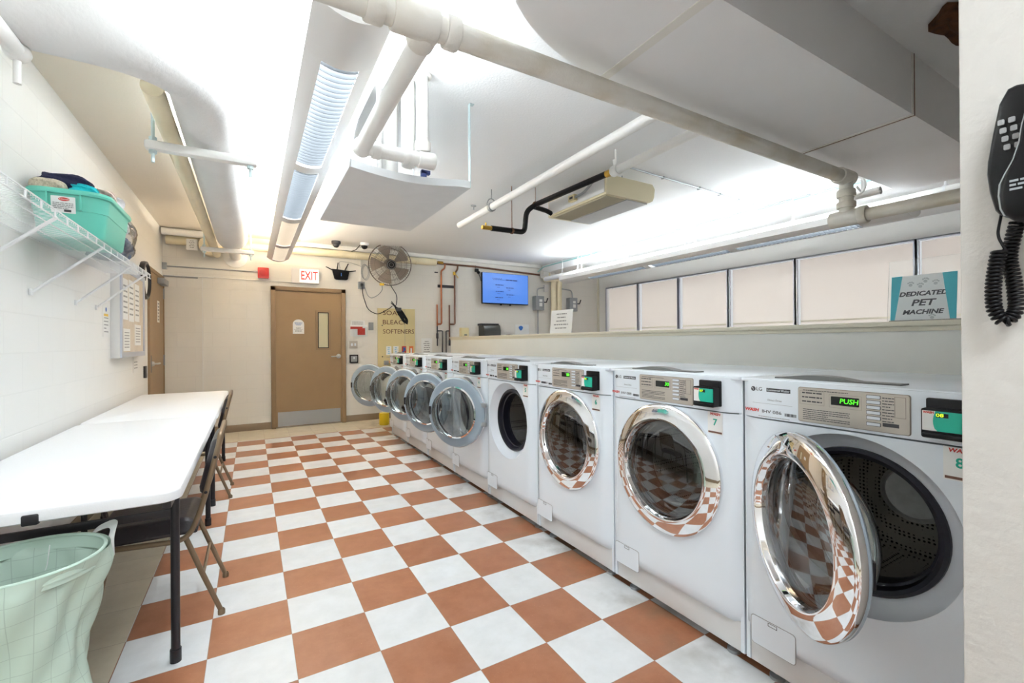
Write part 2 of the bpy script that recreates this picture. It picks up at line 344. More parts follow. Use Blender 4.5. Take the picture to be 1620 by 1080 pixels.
def lines(c, right, w, n, gap, th, m, parent, name='text_lines', up=(0, 0, 1), seed=1, align=-1, t=.0006):
    """rows of small print too small to read"""
    rr = random.Random(seed); mb = MB(); r, u = Vector(right).normalized(), Vector(up).normalized()
    for i in range(n):
        x = -w/2; end = w/2*(1 if i % 4 != 3 else rr.uniform(-.2, .8))
        sh = 0
        if align == 0: end = w/2*rr.uniform(.5, 1); x = -end
        while x < end-.001:
            l = min(rr.uniform(1.5, 5)*th, end-x)
            mb.slab(Vector(c)+r*(x+l/2)+u*((n-1)/2-i)*gap, r, l, th, t, 0, up); x += l+th*.6
    return mb.build(name, m, parent)
X, Y_, Z = Vector((1, 0, 0)), Vector((0, 1, 0)), Vector((0, 0, 1))

# ------------------------------------------------------------------ the room
XL, YB, XR, ZC, ZR = -1.17, 3.846, 6.445, 2.80, 3.02
YF = -3.415; XJ = 0.88; YE = -5.4
def wallbox(name, a, b, m): return struct(MB().b2(a, b).build(name, m))
wallbox('floor', (XL-.2, YE-.1, -.1), (XR+.2, YB+.2, 0), 'floor')
wallbox('wall_left', (XL-.15, YE, -.1), (XL, YB+.1, 3.15), 'wall_l')
wallbox('wall_back', (XL, YB, -.1), (XR+.15, YB+.15, 3.15), 'wall_b')
wallbox('wall_entry', (XL-.15, YE-.1, -.1), (XR+.15, YE, 3.15), 'wall')
struct(MB().b2((XJ, YE, -.1), (XJ+.14, YF, 2.8), .004).b2((XJ+.14, YF-.14, -.1), (XR, YF, 2.8)).build('wall_front', 'plaster'))
cb = MB(); RX0, RX1, RY = -.62, .50, .985
cb.b2((RX1, YE, ZC), (XR+.15, YB, 3.1)).b2((RX0, YE, ZR), (RX1, RY, 3.1))
struct(cb.build('ceiling', 'ceil'))
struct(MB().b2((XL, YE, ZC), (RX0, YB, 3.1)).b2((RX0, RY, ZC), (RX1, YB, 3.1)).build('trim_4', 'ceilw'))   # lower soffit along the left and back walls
wallbox('trim_1', (4.96, YF, 2.645), (XR, YB, ZC), 'ceil')                     # dropped beam along the window side
wallbox('baseboard_back', (XL, YB-.008, 0), (.10, YB, .10), 'base'); wallbox('baseboard_right', (1.16, YB-.008, 0), (2.7, YB, .10), 'base')
wallbox('baseboard_left', (XL, YE, 0), (XL+.008, 2.80, .10), 'base')
wallbox('trim_2', (-.733, YB-.006, .10), (-.725, YB, 2.18), 'wall')
# window wall with six windows
WY = [3.581, 2.658, 1.696, .733, -.282, -1.595, -2.95]; WZ0, WZ1 = 1.42, 2.40
wb = MB(); wb.b2((XR, YF-.1, 0), (XR+.14, YB, WZ0)).b2((XR, YF-.1, WZ1), (XR+.14, YB, 2.8)).b2((XR, WY[0], WZ0), (XR+.14, YB, WZ1)).b2((XR, YF-.1, WZ0), (XR+.14, WY[-1], WZ1))
struct(wb.build('wall_right', 'wall'))
for i in range(6):
    y0, y1 = WY[i+1], WY[i]
    f = struct(MB().frame((XR-.012, (y0+y1)/2, (WZ0+WZ1)/2), (0, -1, 0), y1-y0, WZ1-WZ0, .026, .03).frame((XR-.03, (y0+y1)/2, (WZ0+WZ1)/2), (0, -1, 0), y1-y0, WZ1-WZ0, .012, .012).build('window_%d' % (i+1), 'alu'))
    MB().slab((XR+.05, (y0+y1)/2, (WZ0+WZ1)/2), (0, -1, 0), y1-y0-.05, WZ1-WZ0-.05, .004).build('roller_shade', 'shade', f)
    MB().slab((XR+.040, (y0+y1)/2, WZ0+.10), (0, -1, 0), y1-y0-.06, .022, .01).build('hem_bar', 'ledge', f)
# half wall with a ledge behind the washers
HX = 2.80
hw = struct(MB().b2((HX+.02, YF, 0), (HX+.14, 3.50, 1.325)).build('wall_middle', 'half'))
struct(MB().b2((HX, YF, 1.325), (HX+.22, 3.52, 1.352), .003).b2((HX+.012, YF, 1.30), (HX+.03, 3.505, 1.325)).build('trim_3', 'ledge'))

# door in the back wall
d = struct(bpy.data.objects.new('door_1', None)); COL.objects.link(d); d.location = (.63, YB, 0); OFF['door_1'] = Vector((.63, YB, 0))
DX0, DX1, DZ = .105, 1.155, 2.112
MB().b2((DX0, YB-.045, 0), (DX0+.062, YB, DZ), .004).b2((DX1-.062, YB-.045, 0), (DX1, YB, DZ), .004).b2((DX0, YB-.045, DZ-.062), (DX1, YB, DZ), .004).build('door_frame', 'frame', d)
leaf = MB().b2((DX0+.062, YB-.022, .012), (DX1-.062, YB-.001, DZ-.062)).build('door_leaf', 'taupe', d)
MB().b2((DX0+.085, YB-.026, .02), (DX1-.085, YB-.022, .235)).build('kick_plate', 'galv', leaf)
MB().frame((.824, YB-.022, 1.462), X, .216, .612, .032, .014).build('window_frame', 'frame', leaf)
MB().frame((.824, YB-.022, 1.462), X, .156, .552, .010, .017).build('window_gasket', 'blk', leaf)
MB().slab((.824, YB-.023, 1.462), X, .15, .54, .004).build('window_pane', 'winglass', leaf)
MB().lathe([(0, 0), (.034, 0), (.036, .008), (.030, .03), (.022, .034), (0, .036)], (1.045, YB-.022, 1.055), (0, -1, 0), 24).tube(fillet([(1.045, YB-.05, 1.055), (1.045, YB-.075, 1.055), (.93, YB-.075, 1.05)], .02), .010).build('lever_handle', 'steel', leaf)
n1 = thing('door_notice', 'white arch-topped notice taped to the taupe door below the exit sign', 'notice', (.475, YB-.03, 1.40))
pl = [(.397, 1.405), (.553, 1.405), (.553, 1.555)] + [(.475+.078*math.cos(a), 1.555+.07*math.sin(a)) for a in [k*PI/10 for k in range(1, 10)]] + [(.397, 1.555)]
MB().prism([(x, YB-.0225, z) for x, z in pl], (0, -.002, 0)).build('sheet', 'paper', n1)
lines((.475, YB-.0247, 1.555), X, .11, 3, .016, .006, 'blue', n1, seed=2, align=0); lines((.475, YB-.0247, 1.47), X, .12, 5, .016, .006, 'inkl', n1, seed=3, align=0)
# door in the left wall
d2 = struct(bpy.data.objects.new('door_2', None)); COL.objects.link(d2); d2.location = (XL, 3.33, 0); OFF['door_2'] = Vector((XL, 3.33, 0))
MB().b2((XL, 2.83, 0), (XL+.022, 2.875, 2.16)).b2((XL, 3.79, 0), (XL+.022, 3.835, 2.16)).b2((XL, 2.83, 2.115), (XL+.022, 3.835, 2.16)).build('door_frame', 'frame', d2)
lf = MB().b2((XL, 2.875, .01), (XL+.014, 3.79, 2.115)).build('door_leaf', 'taupe', d2)
MB().tube(fillet([(XL+.014, 3.0, 1.03), (XL+.07, 3.0, 1.03), (XL+.07, 3.12, 1.03)], .02), .011).lathe([(0, 0), (.03, 0), (.026, .02), (0, .022)], (XL+.014, 3.0, 1.03), (1, 0, 0), 20).build('lever_handle', 'steel', lf)
MB().b2((XL+.014, 2.895, .93), (XL+.02, 2.945, 1.13)).build('lock_plate', 'blkm', lf)
for z in (1.93, 1.05): MB().b2((XL+.014, 3.775, z-.07), (XL+.03, 3.80, z+.07), .003).build('hinge', 'gbox', lf)
MB().b2((XL+.014, 3.36, 2.02), (XL+.085, 3.70, 2.095), .008).build('door_closer', 'gbox', lf)
t = thing('door_sign', 'tall white list sign stuck on the taupe door at the left end of the room', 'sign', (XL+.014, 3.42, 1.55))
MB().slab((XL+.0145, 3.42, 1.67), Y_, .15, .27, .002).build('sheet', 'paper', t); lines((XL+.0168, 3.42, 1.67), Y_, .09, 6, .04, .02, 'inkl', t, seed=5)

# ------------------------------------------------------------------ washing machines (front faces -Y in their own space)
HZ = .69
def front_y(x, z):
    y = -.02; ax = abs(x)
    if ax > .292: y += .035*((ax-.292)/.0605)**1.3
    if z < .20: y += .03*((.20-z)/.043)**1.5
    return y
def make_washer():
    r = thing('washing_machine', 'washer', 'washing machine')
    # open-fronted cabinet
    mb = MB().b2((-.3525, .012, .055), (-.3375, .74, 1.112)).b2((.3375, .012, .055), (.3525, .74, 1.112)).b2((-.3375, .72, .055), (.3375, .74, 1.112)).b2((-.3375, .03, .055), (.3375, .72, .075))
    mb.b2((-.3525, -.012, 1.104), (.3525, .74, 1.118), .004)
    mb.build('cabinet', 'wht', r)
    # front panel with its round opening
    bm = MB(); N = 72; z0, z1 = .157, .972; R = .272; angs = sorted([2*PI*k/N for k in range(N)] + [math.atan2(z-HZ, x) % (2*PI) for x in (-.3525, .3525) for z in (z0, z1)])
    rows = []
    for a in angs:
        ca, sa = math.cos(a), math.sin(a); ts = []
        if abs(ca) > 1e-6: ts.append((.3525 if ca > 0 else -.3525)/ca)
        if abs(sa) > 1e-6: ts.append(((z1 if sa > 0 else z0)-HZ)/sa)
        rm = min(t for t in ts if t > 0); row = []
        for q in (0, .1, .3, .5, .65, .78, .88, .95, 1):
            rr = R+(rm-R)*q; x, z = rr*ca, HZ+rr*sa; row.append(bm.bm.verts.new((x, front_y(x, z), z)))
        row.append(bm.bm.verts.new((rm*ca, .04, HZ+rm*sa))); rows.append(row)
    for i in range(len(rows)):
        a, b = rows[i], rows[(i+1) % len(rows)]
        for j in range(len(a)-1):
            bm.bm.faces.new((a[j], b[j], b[j+1], a[j+1]))
    bm.build('front_panel', 'wht', r, smooth=30)
    MB().lathe([(.272, -.02), (.268, -.012), (.258, .004), (.240, .026), (.224, .036)], (0, 0, HZ), (0, 1, 0), 64).build('door_recess', 'whtd', r)
    MB().lathe([(.226, .040), (.224, .026), (.214, .018), (.203, .024), (.197, .05), (.190, .055), (.187, .11)], (0, 0, HZ), (0, 1, 0), 64).build('door_gasket', 'gasket', r)
    dr = MB().lathe([(.187, .10), (.192, .112), (.25, .13), (.252, .30), (.252, .50), (.235, .53), (.11, .50), (.10, .495)], (0, 0, HZ), (0, 1, 0), 64).build('drum', 'drum', r)
    MB().lathe([(.105, .50), (.105, .482), (.092, .476), (.088, .482), (.07, .484), (.05, .486), (0, .486)], (0, 0, HZ), (0, 1, 0), 48).build('drum_hub', 'steel', dr)
    for k in range(3):
        a = math.radians(100+120*k); c, s_ = math.cos(a), math.sin(a); t = Vector((-s_, 0, c)); n = Vector((c, 0, s_))
        f = MB(); P = [n*.252+t*.05, n*.215+t*.022, n*.195, n*.215-t*.022, n*.252-t*.05]
        f.prism([p+Vector((0, .14, HZ)) for p in P], (0, .34, 0)).build('drum_paddle', 'steel', dr)
    # control panel
    cp = [(-.3525, .03), (-.3525, .012), (-.333, -.004), (-.318, -.014), (-.292, -.02), (.292, -.02), (.318, -.012), (.333, 0), (.3525, .014), (.3525, .03)]
    p = MB().prism([(x, y, .977) for x, y in cp], (0, 0, .136)).build('control_panel', 'wht', r)
    MB().slab((.0075, -.0195, 1.0425), X, .299, .115, .0025, .007).build('panel_outline', 'panelf', p)
    dp = MB().slab((.0075, -.0215, 1.0425), X, .295, .111, .003, .006).build('display_panel', 'panel', p)
    MB().slab((-.0035, -.0245, 1.0645), X, .076, .027, .001, .002).build('display_window', 'lcd', dp)
    for k in range(6):
        z = 1.0865-.0155*k-(.003 if k == 5 else 0)
        MB().slab((.0705, -.0243, z), X, .036, .011, .0008, .002).build('button_outline', 'ink', dp)
        MB().slab((.0705, -.0249, z), X, .033, .0085, .0018, .0015).build('button', 'whtd', dp)
    MB().slab((.112, -.0244, 1.0085), X, .038, .0105, .001).build('button_plate', 'ink', dp)
    MB().frame((.134, -.0244, 1.062), X, .026, .060, .0012, .0008).build('port_cover', 'panelf', dp)
    lines((.106, -.0244, 1.052), X, .028, 9, .0085, .0026, 'ink', dp, seed=4)
    MB().frame((-.098, -.0244, 1.066), X, .074, .044, .0007, .0006).frame((-.0035, -.0244, 1.0635), X, .088, .042, .0007, .0006).build('print_frames', 'panelf', dp)
    lines((-.058, -.0244, 1.012), X, .135, 6, .0063, .0022, 'ink', dp, seed=6)
    lines((-.098, -.0244, 1.068), X, .06, 3, .014, .004, 'ink', dp, seed=8)
    lines((-.06, -.0244, 1.0905), X, .13, 1, .01, .0022, 'ink', dp, seed=9)
    # maker's mark
    MB().lathe([(0, 0), (.0085, 0), (.0085, .0008), (0, .0008)], (-.299, -.0195, 1.080), (0, -1, 0), 20).build('badge_disc', 'ink', p)
    text('L', .009, (-.2985, -.0204, 1.0795), X, 'whtd', p, 'badge_mark'); MB().lathe([(.0014, 0), (.0014, .0012), (0, .0012)], (-.302, -.0195, 1.083), (0, -1, 0), 10).build('badge_mark', 'whtd', p)
    text('LG', .019, (-.277, -.0202, 1.080), X, 'ink', p, 'maker_letters')
    MB().slab((-.209, -.0202, 1.0795), X, .082, .0135, .0008).build('name_plate', 'ink', p)
    text('Commercial Washer', .0105, (-.209, -.0212, 1.0795), X, 'whtd', p, 'plate_letters', width=.077)
    text('Direct Drive', .0095, (-.222, -.0202, 1.0435), X, 'inkl', p, 'drive_letters')
    MB().slab((-.232, -.0198, 1.030), X, .14, .0008, .0006).build('rule_line', 'inkl', p)
    text('WASH', .0155, (-.3055, -.0202, 1.003), X, 'red', p, 'red_letters', shear=.15, width=.052, bold=.0006)
    mb = MB(); rr = random.Random(5); xx = -.187
    while xx < -.150: ww = rr.choice((.0008, .0012, .002)); mb.slab((xx+ww/2, -.0200, .998), X, ww, .010, .0006); xx += ww+rr.choice((.0008, .0014))
    mb.build('bar_code', 'ink', p)
    lines((-.225, -.0202, .983), X, .11, 1, .01, .002, 'inkl', p, seed=12)
    # card reader
    cr = MB().b2((.192, -.034, .997), (.287, -.018, 1.098), .004).build('reader_mount', 'blk', r)
    un_ = MB().slab((.239, -.034, 1.035), X, .092, .078, .034, .006).build('card_reader', 'blk', r)
    MB().slab((.2105, -.0682, 1.042), X, .030, .052, .0006).build('reader_label', 'paper', un_)
    pl = [(.2825, -.0682, 1.016), (.2825, -.0682, 1.068), (.2225, -.0682, 1.068)] + [(.2225-.005*math.sin(PI*k/8), -.0682, 1.068-.052*k/8) for k in range(1, 8)] + [(.2265, -.0682, 1.016)]
    MB().prism(pl, (0, -.001, 0)).build('reader_face', 'teal', un_)
    text('WASH', .0075, (.2085, -.0690, 1.0635), X, 'red', un_, 'red_letters', width=.022, bold=.0004)
    MB().slab((.236, -.0695, 1.058), X, .024, .011, .0006).build('reader_display', 'lcd', un_)
    MB().b2((.196, -.076, .997), (.285, -.066, 1.012), .005).build('reader_lip', 'blk', un_)
    # number card
    st = MB().slab((.2565, -.0202, .929), X, .066, .088, .0008).build('number_card', 'paper', r)
    text('WASH', .014, (.2565, -.0214, .964), X, 'red', st, 'red_letters', width=.046, shear=.15, bold=.0005)
    MB().slab((.2565, -.0212, .892), X, .060, .007, .0006).build('card_strip', 'inkb', st)
    # drain filter cover, kick plate, feet, lid ridge
    MB().slab((-.235, -.0197, .198), X, .158, .104, .001, .012).build('cover_gap', 'inkl', r)
    fc = MB().slab((-.235, -.0205, .198), X, .154, .100, .0012, .011).build('filter_cover', 'wht', r)
    MB().frame((-.235, -.0217, .240), X, .032, .012, .0015, .0006).build('cover_notch', 'ink', fc)
    MB().b2((-.3525, .018, .05), (.3525, .045, .165), .004).build('kick_plate', 'kick', r)
    for x in (-.27, .27):
        for y in (.07, .66): MB().lathe([(0, 0), (.026, 0), (.026, .012), (.012, .02), (.012, .056)], (x, y, 0), (0, 0, 1), 16).build('foot', 'galv', r)
    P = [(-.26+.37*k/16, .05, 1.118+.017*math.sin(PI*min(1, k/12))**1.0 if k < 12 else 1.118) for k in range(17)]
    mb = MB(); top = [(x, y, max(z, 1.1225)) for x, y, z in P]
    mb.prism([(P[0][0], .05, 1.117)]+top+[(P[-1][0], .05, 1.117)], (0, .06, 0)).build('lid_ridge', 'ridge', r)
    # door on a left-hand hinge; its own origin is the hinge line
    dd = MB().lathe([(.270, .010), (.283, .008), (.287, .002), (.287, -.012), (.2845, -.0155), (.272, -.0205), (.254, -.0265), (.236, -.0315), (.222, -.0345), (.2175, -.034), (.2145, -.030), (.2125, -.018), (.206, -.010), (.206, .004)], (.305, 0, 0), (0, 1, 0), 96).build('door', 'chrome', r)
    MB().lathe([(.206, -.010), (.2125, -.0135), (.20, -.0165), (.16, -.0225), (.10, -.027), (.05, -.029), (0, -.030)], (.305, 0, 0), (0, 1, 0), 56).build('door_window', 'dglass', dd)
    MB().lathe([(.279, .002), (.283, .014), (.272, .024), (.225, .026), (.206, .020), (.204, .006)], (.305, 0, 0), (0, 1, 0), 64).build('door_liner', 'greyp', dd)
    MB().lathe([(.207, .020), (.196, .035), (.188, .07), (.178, .105), (.160, .122), (.12, .130), (.06, .134), (0, .135)], (.305, 0, 0), (0, 1, 0), 56).build('glass_bowl', 'bowl', dd)
    MB().lathe([(.209, .022), (.211, .030), (.199, .034), (.197, .024)], (.305, 0, 0), (0, 1, 0), 56, close=True).build('bowl_ring', 'chrome', dd)
    MB().b2((.555, .018, -.035), (.575, .034, .035), .004).build('door_latch', 'blkm', dd)
    for z in (-.075, .075): MB().b2((.002, .006, z-.016), (.05, .024, z+.016), .003).build('door_hinge', 'galv', dd)
    dd.location = (-.300, -.024, HZ)
    return r
def copy_tree(o, parent=None):
    c = o.copy(); COL.objects.link(c)
    if parent is not None: c.parent = parent
    for ch in [q for q in bpy.data.objects if q.parent == o]: copy_tree(ch, c)
    return c
proto = make_washer()
WY0 = -3.006
wl = {8: ('nearest white washing machine, chrome door ajar, green PUSH on its display, number 8 card', 35, 'PUSH', '086'), 7: ('white washing machine with closed chrome door and number 7 card', 0, '30', '088'),
      6: ('white washing machine with closed chrome door and number 6 card', 0, None, None), 5: ('white washing machine with number 5 card, its dark drum opening fully in view', 151, None, None),
      4: ('white washing machine with open door, just beyond the number 5 machine', 151, None, None), 3: ('white open-doored washing machine, third from the back wall', 152, None, None),
      2: ('white open-doored washing machine, second from the back wall', 150, None, None), 1: ('white washing machine at the far end of the row, nearest the back wall', 135, None, None)}
washers = {}
WASH = [proto] + [None]*7
for i in range(1, 8): WASH[i] = copy_tree(proto)
for i, w in enumerate(WASH):
    n = 8-i; w.location = (1.47, WY0+.7135*i, 0); w.rotation_euler = (0, 0, -PI/2); lab, ang, lcd, code = wl[n]
    w['label'] = lab; w['group'] = 'front-loading washing machines in a row'; ch = {c.name.split('.')[0]: c for c in w.children}
    ch['door'].rotation_euler = (0, 0, -math.radians(ang))
    sub = lambda p, k: [c for c in p.children if c.name.startswith(k)][0]
    text(str(n), .036, (.2565, -.0214, .931), X, 'teal', ch['number_card'], 'card_number', bold=.0008)
    dp = sub(ch['control_panel'], 'display_panel')
    if lcd: text(lcd, .021, (.033, -.0258, 1.0645), X, 'green', dp, 'display_digits', align='RIGHT', width=.050 if len(lcd) > 2 else .022, shear=.12, bold=.0001)
    else: lines((.018, -.0258, 1.0645), X, .024, 1, .01, .014, 'green', dp, 'display_digits', seed=n)
    if code: text('IHV '+code, .0165, (-.233, -.0202, 1.001), X, 'ink', ch['control_panel'], 'code_letters', width=.068)
    else: lines((-.233, -.0202, 1.001), X, .066, 1, .01, .012, 'ink', ch['control_panel'], 'code_letters', seed=n)
    text('0'+str(n), .012, (.2315, -.0702, 1.058), X, 'yel', ch['card_reader'], 'reader_digits', width=.015, bold=.0001)
    washers[n] = w

# ------------------------------------------------------------------ folding tables
def make_table():
    r = thing('folding_table', 'table', 'table')                     # runs along +Y from its near end; long edge at x = 0
    Lt, Wt = 1.96, .76
    P = []
    for cx, cy, a0 in ((-.06, .06, -90), (-.06, Lt-.06, 0), (-Wt+.06, Lt-.06, 90), (-Wt+.06, .06, 180)):
        for k in range(7):
            a = math.radians(a0+15*k); P.append((cx+.06*math.cos(a), cy+.06*math.sin(a)))
    mb = MB(); V = []
    for ins, z in ((.012, .698), (0, .704), (0, .732), (.004, .739), (.012, .742)):
        V.append([mb.bm.verts.new((-Wt/2+(x+Wt/2)*(1-2*ins/Wt), Lt/2+(y-Lt/2)*(1-2*ins/Lt), z)) for x, y in P])
    for a, b in zip(V, V[1:]):
        for k in range(len(P)): mb.bm.faces.new((a[k], a[(k+1) % len(P)], b[(k+1) % len(P)], b[k]))
    mb.bm.faces.new(V[0][::-1]); mb.bm.faces.new(V[-1]); mb.build('tabletop', 'tabw', r)
    MB().b2((-.055, .03, .674), (-.030, Lt-.03, .699)).b2((-Wt+.030, .03, .674), (-Wt+.055, Lt-.03, .699)).build('side_rail', 'blkm', r)
    for y in (.246, 1.786):
        for x in (-.045, -Wt+.075):
            MB().tube([(x, y, .69), (x, y, .03)], .0155, 12).tube([(x, y, .05), (x, y, 0)], .0195, 12).build('leg', 'blkm', r)
        MB().b2((-Wt+.075, y-.008, .578), (-.045, y+.008, .608), .002).build('crossbar', 'blkm', r)
        s = 1 if y < 1 else -1
        MB().tube([(-.25, y, .595), (-.36, y+s*.34, .69)], .009, 8).build('leg_brace', 'blkm', r)
    MB().b2((-.40, -.006, .694), (-.36, .02, .728), .005).build('end_latch', 'blkm', r)
    return r
ta = make_table(); tb = copy_tree(ta)
ta.location = (-.366, -1.716, 0); tb.location = (-.366, .258, 0)
ta['label'] = 'near white folding table by the left wall, over the mint laundry hamper'; tb['label'] = 'far white folding table by the left wall, close to the left door'
for q in (ta, tb): q['group'] = 'white folding tables'
# ------------------------------------------------------------------ folding chairs, backs to the room (they face -X)
def make_chair():
    r = thing('folding_chair', 'chair', 'chair'); h = .205; pr = .0115
    side = lambda y: fillet([(-.005, y, .80), (-.07, y, .52), (-.125, y, .375), (-.43, y, .395), (-.455, y, .36), (-.52, y, .012)], .06, 7)
    l = side(-h); rr = side(h)
    MB().tube(l[::-1]+fillet([(-.005, -h, .80), (0, -h, .838), (0, h, .838), (-.005, h, .80)], .05, 8)[1:-1]+rr, pr, 10).build('frame', 'bronze', r)
    for y in (-h+.012, h-.012): MB().tube([(-.135, y, .385), (-.07, y, .20), (0, y, .012)], [.011, .011, .010], 10).lathe([(0, -.012), (.015, -.012), (.015, .006), (.011, .012)], (0, y, .012), (0, 0, 1), 14).build('rear_leg', 'bronze', r)
    MB().tube([(-.52, -h, .06), (-.52, h, .06)], .008, 8).tube([(-.07, -h+.01, .2), (-.07, h-.01, .2)], .007, 8).build('stretcher', 'bronze', r)
    def seat(u, v):
        x = -.475+.385*u; y = (v-.5)*.40; e = min(u, 1-u, v, 1-v)*2; return Vector((x, y, .415+.05*min(1, e*5)**.5))
    mb = MB().grid(seat, 22, 22); 
    mb.b2((-.475, -.2, .400), (-.09, .2, .416), .006); mb.build('seat', 'vinyl', r)
    d = Vector((-.065, 0, -.28)).normalized(); n = Vector((-d.z, 0, d.x)); n = -n if n.x > 0 else n
    c0 = Vector((-.002, 0, .815))
    def back(u, v):
        e = min(u, 1-u, v, 1-v)*2; y = (v-.5)*.375; return c0+d*(.265*u)+Vector((0, y, 0))+n*(.006+.026*min(1, e*5)**.5)
    mb = MB().grid(back, 18, 22); mb.grid(lambda u, v: c0+d*(.265*u)+Vector((0, (v-.5)*.375, 0))+n*.006, 2, 2); mb.build('backrest', 'vinyl', r)
    MB().grid(lambda u, v: c0+d*(.262*u)+Vector((0, (v-.5)*.37, 0))+n*.001, 2, 2).build('back_plate', 'bronze', r)
    for y in (-h-.012, h+.012):
        for k in (.08, .24): MB().sphere(c0+d*k+Vector((0, y, 0)), .007, (1, .6, 1), 10).build('rivet', 'blkm', r)
    return r
ca = make_chair(); cb2 = copy_tree(ca)
ca.location = (-.272, -.998, 0); cb2.location = (-.300, .838, 0)
ca['label'] = 'nearest bronze folding chair with black vinyl seat, tucked under the near table'
cb2['label'] = 'bronze folding chair with black vinyl back tucked under the far table'
for q in (ca, cb2): q['group'] = 'folding chairs at the tables'
# ------------------------------------------------------------------ laundry hamper
hc = (-.752, -1.755)
t = thing('laundry_hamper', 'mint green cloth hamper with white strap handles, under the near table end', 'laundry hamper', (hc[0], hc[1], 0))
def hrad(z, a):
    k = z/.60; base = .204-.05*math.sin(PI*min(1, k**.8))-.004*k+.002*k**3
    w = .010*math.sin(5*a+9*k)+.008*math.sin(9*a-14*k+1)+.012*math.sin(3*a+5*k+2)
    if k > .93: w *= (1-k)/.07
    if abs(a-5.6) < .8: base -= .022*math.sin(PI*k)*(1-abs(a-5.6)/.8)
    return base+w*.9
def hm(u, v): a = 2*PI*u; z = .60*v; r = hrad(z, a); return Vector((hc[0]+r*math.cos(a), hc[1]+r*math.sin(a), z+.004))
mb = MB().grid(hm, 96, 60, True, True)
mb.build('cloth_body', 'bag', t, smooth=80)
MB().grid(lambda u, v: Vector((hc[0]+.165*v*math.cos(2*PI*u), hc[1]+.165*v*math.sin(2*PI*u), .006)), 40, 3, True).build('base_panel', 'bag', t)
rim = [Vector((hc[0]+.190*math.cos(2*PI*k/64), hc[1]+.190*math.sin(2*PI*k/64), .602)) for k in range(64)]
MB().tube(rim, .0055, 8, closed=True).lathe([(.1905, .575), (.1915, .603)], (hc[0], hc[1], 0), (0, 0, 1), 64).lathe([(.186, .56), (.187, .603)], (hc[0], hc[1], 0), (0, 0, 1), 64).build('rim_binding', 'bagp', t)
def strap(name, pts, w, nrm, parent, m):
    pts = fillet(pts, .05, 8); n = Vector(nrm).normalized(); mb = MB()
    for a, b in ((0, 1),):
        va = [mb.bm.verts.new(p+n*w/2) for p in pts]; vb = [mb.bm.verts.new(p-n*w/2) for p in pts]
        for i in range(len(pts)-1): mb.bm.faces.new((va[i], va[i+1], vb[i+1], vb[i]))
    o = mb.build(name, m, parent); md = o.modifiers.new('thick', 'SOLIDIFY'); md.thickness = .0025; return o
e = Vector((math.cos(.7), math.sin(.7), 0)); tn = Vector((-e.y, e.x, 0)); ctr = Vector((hc[0], hc[1], 0))
strap('handle', [ctr+e*.192-tn*.07+Z*.53, ctr+e*.195-tn*.06+Z*.60, ctr+e*.245+Z*.635, ctr+e*.195+tn*.06+Z*.60, ctr+e*.192+tn*.07+Z*.53], .03, e*.5+Z*.5, t, 'handle')
e = Vector((math.cos(1.9), math.sin(1.9), 0)); tn = Vector((-e.y, e.x, 0))
strap('handle', [ctr+e*.183-tn*.07+Z*.58, ctr+e*.175-tn*.06+Z*.49, ctr+e*.16+Z*.45, ctr+e*.175+tn*.06+Z*.49, ctr+e*.183+tn*.07+Z*.58], .03, e*.8+Z*.3, t, 'handle')
# ------------------------------------------------------------------ wire shelf and what lies on it
SX, SZ, SY0, SY1 = -.872, 1.835, -2.35, 1.06
t = thing('wire_shelf', 'white wire shelf on slanted brackets, mounted high on the left wall', 'shelf', (XL, -.6, 1.835))
mb = MB(); y = SY0
while y <= SY1: mb.tube([(XL+.01, y, SZ), (SX, y, SZ), (SX, y, SZ-.004)], .0016, 5); y += .0254
mb.build('wire_deck', 'wire', t)
mb = MB()
for x, z, r in ((SX, SZ+.006, .0034), (SX, SZ-.028, .0034), (-.965, SZ-.004, .003), (-1.06, SZ-.004, .003), (XL+.012, SZ-.003, .003)): mb.tube([(x, SY0, z), (x, SY1+.012, z)], r, 8)
y = SY1-.02
while y > SY0: mb.tube([(SX, y, SZ+.006), (SX, y, SZ-.028)], .0042, 6); y -= .148
mb.build('front_rail', 'wire', t)
for y in (-1.02, -.32, .39, .85):
    MB().tube([(SX+.004, y, SZ-.026), (SX-.004, y, SZ-.030), (XL+.012, y, 1.545)], .0075, 8).b2((XL+.001, y-.012, 1.525), (XL+.014, y+.012, 1.56), .002).build('shelf_bracket', 'wire', t)
TB = Vector((-.985, -.175, 1.842))
t = thing('storage_tub', 'aqua plastic storage tub heaped with folded clothes on the wire shelf', 'storage tub', TB)
def rr_loop(hx, hy, rad, z, n=8):
    P = []
    for cx, cy, a0 in ((hx-rad, -hy+rad, -90), (hx-rad, hy-rad, 0), (-hx+rad, hy-rad, 90), (-hx+rad, -hy+rad, 180)):
        for k in range(n+1): a = math.radians(a0+90*k/n); P.append(Vector((TB.x+cx+rad*math.cos(a), TB.y+cy+rad*math.sin(a), z)))
    return P
mb = MB(); L_ = []
for hx, hy, rad, z in ((.130, .245, .05, TB.z), (.138, .255, .06, TB.z+.012), (.150, .275, .075, TB.z+.13), (.154, .279, .078, TB.z+.132), (.160, .287, .085, TB.z+.21), (.172, .302, .09, TB.z+.212), (.176, .306, .092, TB.z+.222), (.172, .302, .09, TB.z+.236), (.158, .287, .085, TB.z+.238), (.146, .27, .075, TB.z+.12)):
    L_.append([mb.bm.verts.new(p) for p in rr_loop(hx, hy, rad, z)])
for a, b in zip(L_, L_[1:]):
    for k in range(len(a)): mb.bm.faces.new((a[k], a[(k+1) % len(a)], b[(k+1) % len(a)], b[k]))
mb.bm.faces.new(L_[0][::-1]); mb.bm.faces.new(L_[-1]); mb.build('tub_body', 'tub', t)
for x in (-.075, .055): MB().b2((TB.x+x-.004, TB.y-.300, TB.z+.13), (TB.x+x+.004, TB.y-.27, TB.z+.225), .002).build('rib', 'tub', t)
